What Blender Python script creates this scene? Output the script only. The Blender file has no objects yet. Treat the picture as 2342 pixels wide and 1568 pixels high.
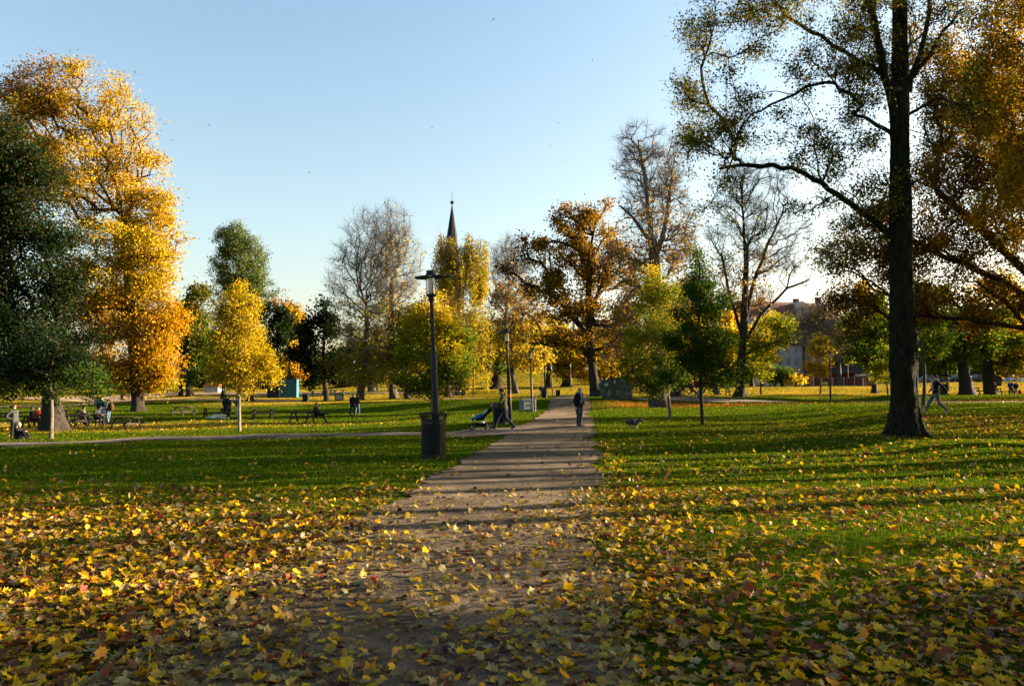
import bpy, math, time
import numpy as np
from mathutils import Vector, Matrix
T0 = time.time()
C = bpy.context.scene
col = C.collection
# ---------------------------------------------------------------- camera
F, CX, CY, HZ, CAMH = 1822.0, 1171.0, 784.0, 893.5, 1.6      # photograph measured on a 2342 x 1568 grid
TH = math.atan((HZ - CY) / F)
cam = bpy.data.cameras.new("camera"); camo = bpy.data.objects.new("camera", cam); col.objects.link(camo)
camo.location = (0, 0, CAMH); camo.rotation_euler = (math.radians(90) + TH, 0, 0)
cam.sensor_width = 36.0; cam.lens = 36.0 * F / 2342.0
cam.clip_start = 0.1; cam.clip_end = 5000
C.camera = camo
# ---------------------------------------------------------------- sun, sky, exposure
SUN_AZ, SUN_EL = 74.0, 14.0          # degrees clockwise from the viewing direction (+Y), height
sd = Vector((math.sin(math.radians(SUN_AZ)) * math.cos(math.radians(SUN_EL)),
             math.cos(math.radians(SUN_AZ)) * math.cos(math.radians(SUN_EL)), math.sin(math.radians(SUN_EL))))
sl = bpy.data.lights.new("sun", 'SUN'); sl.energy = 5.0; sl.angle = math.radians(0.5); sl.color = (1.0, 0.80, 0.54)
so = bpy.data.objects.new("sun", sl); col.objects.link(so); so.rotation_euler = sd.to_track_quat('Z', 'Y').to_euler()
W = bpy.data.worlds.new("World"); C.world = W; W.use_nodes = True
nt = W.node_tree; bg = nt.nodes['Background']; bg.inputs[1].default_value = 0.053
sky = nt.nodes.new('ShaderNodeTexSky'); sky.sky_type = 'NISHITA'; sky.sun_disc = False
sky.sun_elevation = math.radians(SUN_EL); sky.sun_rotation = math.radians(SUN_AZ)
sky.air_density = 1.0; sky.dust_density = 2.6; sky.ozone_density = 0.7; sky.altitude = 50
_tc = nt.nodes.new('ShaderNodeTexCoord'); _sp = nt.nodes.new('ShaderNodeSeparateXYZ'); _rp = nt.nodes.new('ShaderNodeValToRGB'); _mx = nt.nodes.new('ShaderNodeMix')
nt.links.new(_tc.outputs['Generated'], _sp.inputs[0]); nt.links.new(_sp.outputs[2], _rp.inputs[0])      # warm autumn air low down, clearer blue above
_rp.color_ramp.elements[0].position = 0.0; _rp.color_ramp.elements[0].color = (1.0, .86, .80, 1); _rp.color_ramp.elements[1].position = .5; _rp.color_ramp.elements[1].color = (.84, .945, .95, 1)
_e = _rp.color_ramp.elements.new(.2); _e.color = (.93, .93, .87, 1)
_mx.data_type = 'RGBA'; _mx.blend_type = 'MULTIPLY'; _mx.inputs[0].default_value = 1.0
nt.links.new(sky.outputs[0], _mx.inputs[6]); nt.links.new(_rp.outputs[0], _mx.inputs[7]); nt.links.new(_mx.outputs[2], bg.inputs[0])
C.view_settings.view_transform = 'Standard'; C.view_settings.look = 'None'
C.view_settings.exposure = 2.85; C.view_settings.gamma = 1.0
C.cycles.max_bounces = 5; C.cycles.diffuse_bounces = 3; C.cycles.glossy_bounces = 2
C.cycles.transmission_bounces = 4; C.cycles.transparent_max_bounces = 6
C.cycles.use_denoising = True; C.cycles.use_adaptive_sampling = True; C.cycles.adaptive_threshold = 0.02
C.render.use_persistent_data = False

# ---------------------------------------------------------------- picture -> world helpers
ct, st_ = math.cos(TH), math.sin(TH)
def at(px, py, Y):
    a = (px - CX) / F; b = (CY - py) / F
    dy = ct - b * st_; dz = st_ + b * ct
    return Vector((a / dy * Y, Y, CAMH + dz / dy * Y))
CP = [(px, py, Y) for px, py, Y in [
 (1168,968,38.5),(1218,941,60),(1248,911,79),(1264,908,112),(1325,975,36),(810,950,66),(1150,982,36.5),
 (30,1004,41),(125,984,47),(247,970,56),(515,957,61),(418,951,66),(690,967,55),(600,958,60),(288,982,49),(85,979,50),
 (548,986,41),(116,1003,41),(992,988,38),(699,922,98),(776,919,98),(822,915,95),(747,915,97),(900,911,95),(933,913,95),
 (1023,907,108),(849,896,125),(1048,906,130),(1134,890,140),(1100,885,160),(1300,884,160),(1200,850,205),(1000,852,205),(1400,848,205),
 (1362,904,80),(1408,914,67),(1509,932,61),(1534,958,42),(1608,968,38),(1448,980,35),(1692,908,76),(1900,922,70.7),
 (1740,901,88),(1876,900,88),(1750,884,112),(1950,883,112),(2110,884,108),(1547,907,72),(1583,908,80),(1650,902,85),
 (2075,998,23.4),(2140,946,35),(2330,948,34),(2211,903,80),(2266,902,85),(2310,905,88),(2250,874,130),(2400,872,130),(2168,902,80),
 (279,922,125),(350,907,135),(430,904,120),(150,908,140),(650,909,112),(740,905,125),(0,930,105),(480,898,150),(620,890,170),(1500,884,150),
 (1600,884,150),(-200,1000,41),(-150,960,60),(2500,930,40),(0,1018,34.5),(480,1003,36.5),(700,997,37),(2342,925,52),(2034,922,60)]]
PT = []
for px, py, Y in CP:
    p = at(px, py, Y); PT.append((p.x, p.y, p.z))
for x in (-16, -8, -3, 0, 3, 8, 16, 26):
    for y in (-12, -4, 2, 5, 9, 14, 20):
        PT.append((x, y, 0.0 if x > -10 else -0.12 * max(0, y - 6) / 14 * 2))
for x, y, z in ((-12,27,-.22),(-5,30,-.15),(2,28,0),(6,28,.0),(9,31,.05),(40,20,.6),(60,40,.9),(100,60,1.5),(-40,20,-.6),(-80,60,-1),(-60,30,-.9),
                (-150,200,2),(-60,240,3),(0,280,9),(80,230,3.2),(120,160,3.0),(170,240,4),(0,500,9),(-300,500,6),(300,500,6),(0,900,8),(900,900,8),(-900,900,8)):
    PT.append((x, y, z))
PT = np.array(PT)
def _uv(x, y):
    yy = np.maximum(y, -4) + 9.0
    return x / yy, np.log(yy) + np.where(y < -4, (y + 4) * 0.05, 0)
PU, PV = _uv(PT[:, 0], PT[:, 1])
def gz(x, y):
    x = np.atleast_1d(np.asarray(x, float)); y = np.atleast_1d(np.asarray(y, float))
    out = np.empty_like(x)
    for i in range(0, len(x), 20000):
        u, v = _uv(x[i:i+20000], y[i:i+20000])
        d2 = (u[:, None] - PU) ** 2 + (v[:, None] - PV) ** 2 + 0.0006
        w = 1 / d2 ** 2
        out[i:i+20000] = (w * PT[:, 2]).sum(1) / w.sum(1)
    return out
def g1(x, y): return float(gz(x, y)[0])
def hit(px, py):
    a = at(px, py, 1.0); dz = a.z - CAMH
    Y = 3.0
    while Y < 400:
        if CAMH + dz * Y < g1(a.x * Y, Y): break
        Y *= 1.01
    return Vector((a.x * Y, Y, g1(a.x * Y, Y)))
def gp(px, py, Y):
    p = at(px, py, Y); return Vector((p.x, Y, g1(p.x, Y)))

# ---------------------------------------------------------------- mesh helpers
def mk(name, V, FS, mat, parent=None, cols=None, smooth=False, uvz=None):
    """FS: list of (m,k) int arrays."""
    V = np.asarray(V, np.float32); me = bpy.data.meshes.new(name)
    FS = [np.asarray(f, np.int32) for f in FS if len(f)]
    nl = sum(f.size for f in FS); nf = sum(len(f) for f in FS)
    me.vertices.add(len(V)); me.vertices.foreach_set("co", V.ravel())
    me.loops.add(nl); me.polygons.add(nf)
    me.loops.foreach_set("vertex_index", np.concatenate([f.ravel() for f in FS]))
    tot = np.concatenate([np.full(len(f), f.shape[1], np.int32) for f in FS])
    start = np.concatenate([[0], np.cumsum(tot)[:-1]]).astype(np.int32)
    me.polygons.foreach_set("loop_start", start); me.polygons.foreach_set("loop_total", tot)
    me.polygons.foreach_set("use_smooth", np.ones(nf, bool))
    if cols is not None:
        a = me.color_attributes.new("Col", 'FLOAT_COLOR', 'POINT')
        c4 = np.ones((len(V), 4), np.float32); c4[:, :cols.shape[1]] = cols
        a.data.foreach_set("color", c4.ravel())
    me.update(calc_edges=True)
    if mat is not None: me.materials.append(mat)
    o = bpy.data.objects.new(name, me); col.objects.link(o)
    if parent is not None: o.parent = parent
    return o
def root(name, loc, label, cat, group=None, rz=0.0, rot=None):
    o = bpy.data.objects.new(name, None); col.objects.link(o); o.location = loc
    o.rotation_euler = rot if rot else (0, 0, rz); o.empty_display_size = 0.3
    tag(o, label, cat, group); return o
def tag(o, label=None, cat=None, group=None, kind=None):
    if label: o["label"] = label
    if cat: o["category"] = cat
    if group: o["group"] = group
    if kind: o["kind"] = kind
    return o
class MB:
    def __init__(s): s.v = []; s.f = {}; s.n = 0
    def add(s, V, FS):
        V = np.asarray(V, float); s.v.append(V)
        for f in FS:
            f = np.asarray(f, int)
            if len(f): s.f.setdefault(f.shape[1], []).append(f + s.n)
        s.n += len(V)
    def box(s, c, d, R=None, taper=None):
        c = np.array(c, float); d = np.array(d, float) / 2
        v = np.array([[x, y, z] for z in (-1, 1) for y in (-1, 1) for x in (-1, 1)], float) * d
        if taper: v[4:, :2] *= np.array(taper)
        if R is not None: v = v @ np.array(R.to_3x3() if hasattr(R, 'to_3x3') else R).T
        s.add(v + c, [[[0, 2, 3, 1], [4, 5, 7, 6], [0, 1, 5, 4], [1, 3, 7, 5], [3, 2, 6, 7], [2, 0, 4, 6]]])
        return s
    def bar(s, a, b, w, h, up=(0, 0, 1)):
        a = Vector(a); b = Vector(b); d = b - a; L = d.length; z = d.normalized()
        x = Vector(up).cross(z)
        if x.length < 1e-4: x = Vector((1, 0, 0))
        x.normalize(); y = z.cross(x)
        R = Matrix((x, y, z)).transposed()
        return s.box((a + b) / 2, (w, h, L), R)
    def loft(s, pts, rad, k=10, cap=True, sx=1.0, off=None):
        pts = np.array(pts, float); rad = np.array(rad, float); n = len(pts)
        d = np.gradient(pts, axis=0) if n > 1 else np.array([[0, 0, 1.]])
        d /= np.linalg.norm(d, axis=1)[:, None] + 1e-9
        ref = np.array([0.31, 0.95, 0.03]); ref = np.tile(ref, (n, 1))
        bad = np.abs((ref * d).sum(1)) > 0.95; 
        if bad.any(): ref[:] = (0.9, 0.1, 0.42)
        x = ref - (ref * d).sum(1)[:, None] * d; x /= np.linalg.norm(x, axis=1)[:, None]
        y = np.cross(d, x)
        t = np.arange(k) * 2 * np.pi / k
        rr = rad[:, None] * np.ones(k)
        if off is not None: rr = rr * off
        V = pts[:, None] + rr[..., None] * (np.cos(t)[None, :, None] * x[:, None] * sx + np.sin(t)[None, :, None] * y[:, None])
        V = V.reshape(-1, 3)
        i = np.arange(n - 1)[:, None] * k; j = np.arange(k)[None]; j2 = (j + 1) % k
        q = np.stack([i + j, i + j2, i + k + j2, i + k + j], -1).reshape(-1, 4)
        fs = [q]
        if cap: fs += [np.arange(k)[::-1][None], (np.arange(k) + (n - 1) * k)[None]]
        s.add(V, fs); return s
    def tube(s, a, b, r, r2=None, k=10): return s.loft([a, b], [r, r if r2 is None else r2], k)
    def lathe(s, prof, c=(0, 0, 0), k=24, cap=False):
        prof = np.array(prof, float); t = np.arange(k) * 2 * np.pi / k; n = len(prof)
        V = np.stack([prof[:, 0][:, None] * np.cos(t), prof[:, 0][:, None] * np.sin(t), prof[:, 1][:, None] * np.ones(k)], -1).reshape(-1, 3) + np.array(c)
        i = np.arange(n - 1)[:, None] * k; j = np.arange(k)[None]; j2 = (j + 1) % k
        fs = [np.stack([i + j, i + j2, i + k + j2, i + k + j], -1).reshape(-1, 4)]
        if cap: fs += [np.arange(k)[::-1][None], (np.arange(k) + (n - 1) * k)[None]]
        s.add(V, fs); return s
    def ell(s, c, r, R=None, nu=14, nv=9):
        th = np.linspace(0.0, np.pi, nv + 2)[1:-1]; t = np.arange(nu) * 2 * np.pi / nu
        V = [[0, 0, 1]] + [[math.sin(a) * math.cos(b), math.sin(a) * math.sin(b), math.cos(a)] for a in th for b in t] + [[0, 0, -1]]
        V = np.array(V) * np.array(r)
        if R is not None: V = V @ np.array(R.to_3x3()).T
        V = V + np.array(c)
        tr = [[0, 1 + j, 1 + (j + 1) % nu] for j in range(nu)]; e = 1 + (nv - 1) * nu
        tr += [[len(V) - 1, e + (j + 1) % nu, e + j] for j in range(nu)]
        q = [[1 + i * nu + j, 1 + (i + 1) * nu + j, 1 + (i + 1) * nu + (j + 1) % nu, 1 + i * nu + (j + 1) % nu] for i in range(nv - 1) for j in range(nu)]
        s.add(V, [tr, q]); return s
    def cap(s, a, b, ra, rb, k=12, flat=1.0, fx=None):
        """capsule with round ends"""
        a = np.array(a, float); b = np.array(b, float); d = b - a; L = np.linalg.norm(d) + 1e-9; u = d / L
        P = []; Rr = []
        for q in (-1, -.87, -.5): P.append(a + u * ra * q); Rr.append(max(ra * math.sqrt(max(0, 1 - q * q)), ra * .02))
        P.append(a); Rr.append(ra); P.append((a + b) / 2); Rr.append((ra + rb) / 2); P.append(b); Rr.append(rb)
        for q in (.5, .87, 1): P.append(b + u * rb * q); Rr.append(max(rb * math.sqrt(max(0, 1 - q * q)), rb * .02))
        return s.loft(P, Rr, k)
    def build(s, name, mat, parent=None, smooth=False, kind=None):
        o = mk(name, np.concatenate(s.v), [np.concatenate(v) for v in s.f.values()], mat, parent, smooth=smooth)
        if not smooth: o.data.set_sharp_from_angle(angle=.75)
        if kind: o["kind"] = kind
        return o
def Rz(a): return Matrix.Rotation(a, 3, 'Z')
def Rx(a): return Matrix.Rotation(a, 3, 'X')
def Ry(a): return Matrix.Rotation(a, 3, 'Y')
def copy_tree(o, parent=None):
    c = o.copy(); col.objects.link(c); c.parent = parent
    for ch in list(o.children): copy_tree(ch, c)
    return c

# ---------------------------------------------------------------- materials
def N(t, k, **kw):
    n = t.nodes.new(k)
    for a, b in kw.items():
        if hasattr(n, a): setattr(n, a, b)
    return n
def mat(name, c1, c2=None, scale=6.0, rough=0.7, metal=0.0, bump=0.0, detail=4, stretch=(1, 1, 1), spec=0.5, c3=None):
    m = bpy.data.materials.new(name); m.use_nodes = True; t = m.node_tree; b = t.nodes['Principled BSDF']
    b.inputs['Roughness'].default_value = rough; b.inputs['Metallic'].default_value = metal
    b.inputs['Specular IOR Level'].default_value = min(spec, .1) if rough >= .7 else spec
    c2 = c2 or tuple(x * 0.7 for x in c1)
    c1, c2 = tuple(x * .66 for x in c1), tuple(x * .66 for x in c2)
    tc = N(t, 'ShaderNodeTexCoord'); mp = N(t, 'ShaderNodeMapping'); mp.inputs['Scale'].default_value = stretch
    no = N(t, 'ShaderNodeTexNoise'); no.inputs['Scale'].default_value = scale; no.inputs['Detail'].default_value = detail
    no.inputs['Roughness'].default_value = 0.65
    r = N(t, 'ShaderNodeValToRGB'); r.color_ramp.elements[0].position = 0.35; r.color_ramp.elements[1].position = 0.65
    r.color_ramp.elements[0].color = (*c2, 1); r.color_ramp.elements[1].color = (*c1, 1)
    if c3: e = r.color_ramp.elements.new(0.75); e.color = (*c3, 1)
    L = t.links.new
    L(tc.outputs['Object'], mp.inputs[0]); L(mp.outputs[0], no.inputs['Vector']); L(no.outputs[0], r.inputs[0]); L(r.outputs[0], b.inputs['Base Color'])
    if bump:
        bu = N(t, 'ShaderNodeBump'); bu.inputs['Strength'].default_value = 0.9; bu.inputs['Distance'].default_value = bump
        L(no.outputs[0], bu.inputs['Height']); L(bu.outputs[0], b.inputs['Normal'])
    return m
def leafmat(name, trans=0.45, rough=0.55, gl=.004):
    m = bpy.data.materials.new(name); m.use_nodes = True; t = m.node_tree; t.nodes.clear(); L = t.links.new
    o = N(t, 'ShaderNodeOutputMaterial'); a = N(t, 'ShaderNodeVertexColor', layer_name="Col")
    d = N(t, 'ShaderNodeBsdfDiffuse'); tr = N(t, 'ShaderNodeBsdfTranslucent'); mx = N(t, 'ShaderNodeMixShader'); mx.inputs[0].default_value = trans
    g = N(t, 'ShaderNodeBsdfGlossy'); g.inputs['Roughness'].default_value = rough; g.inputs['Color'].default_value = (1, 1, 1, 1)
    m2 = N(t, 'ShaderNodeMixShader'); m2.inputs[0].default_value = gl
    L(a.outputs[0], d.inputs[0]); L(a.outputs[0], tr.inputs[0]); L(d.outputs[0], mx.inputs[1]); L(tr.outputs[0], mx.inputs[2])
    L(mx.outputs[0], m2.inputs[1]); L(g.outputs[0], m2.inputs[2]); L(m2.outputs[0], o.inputs[0])
    return m
M = {}
M['leaf'] = leafmat('leaf', 0.5); M['litter'] = leafmat('litter', 0.25, 0.45, .012); M['blade'] = leafmat('blade', 0.4, 0.4, 0)
M['bark_dark'] = mat('bark_dark', (0.06, 0.048, 0.036), (0.016, 0.013, 0.010), 5, 0.9, bump=0.03, stretch=(3, 3, .6))
M['bark_grey'] = mat('bark_grey', (0.11, 0.095, 0.08), (0.035, 0.03, 0.025), 6, 0.9, bump=0.03, stretch=(3, 3, .5))
M['bark_pale'] = mat('bark_pale', (0.24, 0.2, 0.15), (0.1, 0.085, 0.065), 9, 0.85, bump=0.01, stretch=(1, 1, 1.5))
M['bark_big'] = mat('bark_big', (0.034, 0.034, 0.013), (0.003, 0.003, 0.0025), 6, 0.9, bump=0.09, stretch=(2.4, 2.4, .5), c3=(0.12, 0.125, 0.09), detail=8)
M['bark_birch'] = mat('bark_birch', (0.55, 0.5, 0.42), (0.08, 0.06, 0.05), 4, 0.8, stretch=(.6, .6, 2.5))
M['twig'] = mat('twig', (0.2, 0.185, 0.175), (0.12, 0.11, 0.105), 3, 0.9)
M['iron'] = mat('iron', (0.011, 0.014, 0.015), (0.006, 0.008, 0.009), 12, 0.5, 0.0, spec=.2)
M['bin'] = mat('bin', (0.012, 0.017, 0.02), (0.006, 0.009, 0.011), 9, 0.5, 0.0, spec=.2)
M['steel'] = mat('steel', (0.4, 0.42, 0.44), (0.25, 0.26, 0.28), 8, 0.4, 0.5)
M['white'] = mat('white', (0.75, 0.74, 0.7), (0.6, 0.58, 0.55), 4, 0.6)
M['wood'] = mat('wood', (0.07, 0.055, 0.042), (0.03, 0.024, 0.018), 6, 0.8, bump=0.004, stretch=(1, 10, 10))
M['dump'] = mat('dump', (0.012, 0.075, 0.06), (0.01, 0.035, 0.045), 3, 0.5, 0.1, c3=(0.07, 0.035, 0.025), detail=6)
M['yellow'] = mat('yellow', (0.65, 0.6, 0.02), (0.5, 0.45, 0.02), 9, 0.5)
M['chalk'] = mat('chalk', (0.42, 0.36, 0.2), (0.25, 0.21, 0.12), 20, 0.9)
M['chalkw'] = mat('chalkw', (0.4, 0.5, 0.55), (0.25, 0.33, 0.4), 20, 0.9)
M['turq'] = mat('turq', (0.012, 0.2, 0.28), (0.01, 0.12, 0.22), 1.2, 0.5)
M['blue'] = mat('blue', (0.02, 0.1, 0.4), (0.015, 0.06, 0.25), 10, 0.8)
M['red'] = mat('red', (0.17, 0.02, 0.018), (0.1, 0.014, 0.013), 5, 0.8, stretch=(1, 1, 8))
M['roofdark'] = mat('roofdark', (0.045, 0.055, 0.065), (0.02, 0.026, 0.03), 5, 0.8)
M['rooftile'] = mat('rooftile', (0.2, 0.09, 0.06), (0.1, 0.05, 0.04), 3, 0.8)
M['facade'] = mat('facade', (0.42, 0.44, 0.47), (0.3, 0.31, 0.34), 0.6, 0.85)
M['facade2'] = mat('facade2', (0.55, 0.48, 0.38), (0.42, 0.37, 0.3), 0.6, 0.85)
M['trim'] = mat('trim', (0.62, 0.62, 0.62), (0.45, 0.45, 0.46), 2, 0.8)
M['brickr'] = mat('brickr', (0.22, 0.09, 0.06), (0.13, 0.06, 0.045), 2, 0.9)
M['pane'] = mat('pane', (0.03, 0.04, 0.05), (0.015, 0.02, 0.03), 1, 0.12)
M['rubber'] = mat('rubber', (0.014, 0.014, 0.015), (0.01, 0.01, 0.01), 9, 0.75)
M['greyplastic'] = mat('greyplastic', (0.1, 0.15, 0.2), (0.06, 0.1, 0.14), 5, 0.5)
M['stone'] = mat('stone', (0.4, 0.38, 0.34), (0.28, 0.26, 0.23), 4, 0.8)
M['carblack'] = mat('carblack', (0.015, 0.018, 0.025), (0.012, 0.014, 0.02), 3, 0.2, 0.3)
M['copper'] = mat('copper', (0.022, 0.03, 0.038), (0.013, 0.018, 0.024), 0.4, 0.8)
M['brick'] = mat('brick', (0.28, 0.11, 0.07), (0.18, 0.08, 0.05), 1, 0.9)
M['skin'] = mat('skin', (0.5, 0.3, 0.21), (0.44, 0.25, 0.17), 14, 0.55)
def glassmat():
    m = bpy.data.materials.new('lamp_glass'); m.use_nodes = True; t = m.node_tree; t.nodes.clear(); L = t.links.new
    o = N(t, 'ShaderNodeOutputMaterial'); a = N(t, 'ShaderNodeBsdfTransparent'); a.inputs[0].default_value = (.86, .9, .9, 1)
    g = N(t, 'ShaderNodeBsdfGlossy'); g.inputs['Roughness'].default_value = 0.08; d = N(t, 'ShaderNodeBsdfTranslucent'); d.inputs[0].default_value = (.8, .8, .78, 1)
    m1 = N(t, 'ShaderNodeMixShader'); m1.inputs[0].default_value = 0.12; m2 = N(t, 'ShaderNodeMixShader'); m2.inputs[0].default_value = 0.08
    L(a.outputs[0], m2.inputs[1]); L(d.outputs[0], m2.inputs[2]); L(m2.outputs[0], m1.inputs[1]); L(g.outputs[0], m1.inputs[2]); L(m1.outputs[0], o.inputs[0])
    return m
M['glass'] = glassmat()
_cm = {}
def cloth(c, rough=0.85):
    k = tuple(round(x, 3) for x in c)
    if k not in _cm: _cm[k] = mat('fabric', c, tuple(x * .72 for x in c), 11, rough, bump=0.004)
    return _cm[k]

# ---------------------------------------------------------------- palettes (base leaf colours; dkgreen and dkmix also hold painted shade)
PAL = {
 'yellow': [(0.9, 0.62, 0.011, 4), (0.92, 0.7, 0.022, 3), (0.6, 0.42, 0.011, 2), (0.72, 0.36, 0.00825, 1.5), (0.3, 0.3, 0.011, .6)],
 'orange': [(0.92, 0.46, 0.0066, 4), (0.9, 0.58, 0.011, 4), (0.72, 0.26, 0.0066, 1.8), (0.5, 0.2, 0.011, 1)],
 'goldor': [(0.92, 0.6, 0.011, 4), (0.92, 0.5, 0.00825, 3), (0.75, 0.55, 0.0275, 1.5), (0.5, 0.25, 0.0165, .8)],
 'mauve': [(0.5, 0.27, 0.0715, 3), (0.45, 0.2, 0.044, 3), (0.62, 0.36, 0.0275, 3), (0.3, 0.16, 0.055, 2)],
 'green': [(0.05, 0.12, 0.0066, 4), (0.08, 0.17, 0.00825, 3), (0.14, 0.2, 0.00825, 2), (0.3, 0.28, 0.00825, .8)],
 'dkgreen': [(.012, .034, .001, 5), (.02, .05, .002, 4), (.05, .065, .003, 1), (.08, .05, .005, .6)],  # dark leaf greens, deepened further to paint in the left maple's shade
 'dkmix': [(0.012, 0.045, 0.0055, 4), (0.06, 0.055, 0.0055, 2.5), (0.13, 0.075, 0.0055, 1), (0.03, 0.065, 0.0055, 2)],  # green and brown leaf mix, its shade on the left maple painted in
 'ygreen': [(0.35, 0.38, 0.011, 4), (0.5, 0.45, 0.011, 3), (0.16, 0.26, 0.011, 3), (0.65, 0.5, 0.0165, 1.5)],
 'grnyel': [(0.12, 0.22, 0.00825, 4), (0.24, 0.3, 0.00825, 3), (0.42, 0.38, 0.011, 2), (0.07, 0.14, 0.0066, 2)],
 'olive': [(0.14, 0.16, 0.0165, 4), (0.22, 0.2, 0.0165, 3), (0.3, 0.22, 0.0165, 1.4), (0.08, 0.1, 0.011, 2)],
 'birchw': [(0.22, 0.22, 0.0138, 4), (0.36, 0.28, 0.0138, 3), (0.12, 0.15, 0.011, 3), (0.42, 0.22, 0.0165, 1.5), (0.5, 0.42, 0.0275, 1)],
 'brown': [(.42, .19, .01, 4), (.3, .13, .01, 3), (.62, .32, .01, 2.5), (.14, .065, .01, 1.5), (.36, .33, .01, 1.6)],
 'dkbrown': [(0.13, 0.055, 0.0121, 4), (0.2, 0.09, 0.0121, 3), (0.36, 0.17, 0.011, 1.3), (0.07, 0.035, 0.011, 2)],
 'oak': [(0.5, 0.28, 0.0138, 4), (0.38, 0.19, 0.0138, 3), (0.62, 0.36, 0.0165, 2), (0.2, 0.1, 0.0138, 1.6)],
 'larch': [(.85, .5, .015, 4), (.65, .36, .012, 3), (.95, .6, .02, 2), (.3, .17, .01, 1)],
 'poplar': [(0.16, 0.22, 0.0385, 4), (0.22, 0.27, 0.055, 3), (0.1, 0.16, 0.022, 3), (0.28, 0.3, 0.044, 1)],
 'weep': [(0.78, 0.55, 0.0165, 4), (0.65, 0.5, 0.0165, 3), (0.42, 0.4, 0.0165, 1.5), (0.8, 0.45, 0.011, 1)],
}
LITTER = [(.95, .6, .006, 32), (.86, .4, .006, 17), (.56, .38, .15, 12), (.62, .5, .24, 5), (.24, .1, .03, 19), (.34, .06, .02, 6), (.09, .035, .03, 7)]
def pick(rs, pal, n, jit=0.18):
    p = np.array(PAL[pal] if isinstance(pal, str) else pal); w = p[:, 3] / p[:, 3].sum()
    i = rs.choice(len(p), n, p=w)
    c = p[i, :3] * (1 + rs.uniform(-jit, jit, (n, 1))) * (1 + rs.uniform(-.07, .07, (n, 3)))
    return np.clip(c * .43, 0.003, 0.92)
# ================================================================ GROUND
def seg(a, b, n): return list(np.linspace(a, b, n, endpoint=False))
xs = np.array(seg(-900, -200, 14) + seg(-200, -60, 56) + seg(-60, 60, 170) + seg(60, 200, 56) + seg(200, 900, 14) + [900.])
ys = np.array(seg(-60, 0, 20) + seg(0, 60, 90) + seg(60, 180, 100) + seg(180, 300, 40) + seg(300, 1500, 24) + [1500.])
GX, GY = np.meshgrid(xs, ys); gx = GX.ravel(); gy = GY.ravel(); gzv = gz(gx, gy)
def sm(x, a, b): t = np.clip((x - a) / (b - a), 0, 1); return t * t * (3 - 2 * t)
def band(x, a, b, w): return sm(x, a - w, a + w) * (1 - sm(x, b - w, b + w))
def wob(x, y, s=1.0, k=0):
    return (np.sin(x / s * 1.3 + k) * np.cos(y / s * 1.7 + 1.3 * k) + .6 * np.sin(x / s * 3.1 - y / s * 2.3 + 2 * k) + .4 * np.sin(x / s * 6.3 + y / s * 5.1 + k)) / 2.0
def pathL(y): return -2.75 + 0.09 * y
def pathR(y): return 0.35 + 0.09 * y
P2U = np.array([tuple(hit(a_, b_)[:2]) for a_, b_ in [(-260, 1022), (0, 1013), (250, 1006), (480, 999), (600, 993), (760, 992), (960, 989), (1160, 981)]])
P2L = np.array([tuple(hit(a_, b_)[:2]) for a_, b_ in [(-260, 1031), (0, 1021), (250, 1015), (480, 1007), (600, 1003), (760, 1000), (960, 996), (1130, 998)]])
def path2(x, y): return (x < .8) & (y > np.interp(x, P2L[:, 0], P2L[:, 1]) - .05) & (y < np.interp(x, P2U[:, 0], P2U[:, 1]) + .05)
def litter(x, y):
    """share of ground covered by fallen leaves, and how orange they are"""
    w = wob(x, y, 4.0) ; w2 = wob(x, y, 1.4, 2)
    onpath = band(x, pathL(y), pathR(y), .25) * (y < 85)
    left = sm(-(x - pathL(y)), 0, .6)
    # grass, left of path: thick near camera, thinning out
    dl = .64 * (1 - sm(y + .18 * x, 7.6, 10.8)) + .17 * (1 - sm(y, 12, 20)) + .025
    dr = .62 * (1 - sm(y - .2 * x, 5.2, 8.6)) + .19 * (1 - sm(y, 12, 30)) + .12 * band(y, 18, 38, 4) * sm(x, 4, 9) + .04
    d = np.where(x < pathL(y) + .2, dl, dr)
    edge = np.exp(-((x - pathR(y) - .3) / .5) ** 2) * .3 * (y < 26) + np.exp(-((x - pathL(y) + .5) / .6) ** 2) * .22 * (y < 14)
    pth = .46 * (1 - sm(y, 4.2, 7.2)) + .1 * (1 - sm(y, 8, 15)) + .03
    pth = pth + .55 * np.exp(-np.clip(x - pathL(y), 0, 9) / .45) * (1 - sm(y, 7, 12)) + .5 * np.exp(-np.clip(pathR(y) - x, 0, 9) / .5) * (1 - sm(y, 9, 28))
    d = d * (1 - onpath) + pth * onpath + edge
    # carpets further off
    gold = np.clip(1.15 - np.hypot((x + 29) / 24, (y - 51.5) / 6.5), 0, 1) * 1.1
    far = sm(y, 88, 100) * .62 * (1 - .3 * sm(y, 150, 220))
    farr = sm(y, 74, 84) * sm(x, 8, 14) * .68
    far = np.maximum(np.maximum(far, farr), band(y, 80, 90, 3) * band(x, -32, 10, 6) * .7)
    orange = band(y, 58 + .02 * x, 66 + .02 * x, 1.2) * band(x, 7, 42, 2) * .8
    sp = sm(x, 13, 16) * band(y, 24, 33, 2) * .4
    d = np.clip(d * (.75 + .5 * w + .35 * w2), 0.01, .9)
    d = np.maximum.reduce([d, gold, far * (.8 + .4 * w), orange * (.75 + .35 * w2), sp])
    hue = np.clip(orange * 1.2 + sp * .5, 0, 1)
    return np.clip(d, 0, .93), hue
LT, LH = litter(gx, gy)
nx_, ny_ = len(xs), len(ys)
ii = (np.arange(ny_ - 1)[:, None] * nx_ + np.arange(nx_ - 1)[None]).ravel()
gc = np.stack([LT * (.25 + .75 * sm(gy, 18, 34)), LH, np.zeros_like(LT)], 1)
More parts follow.
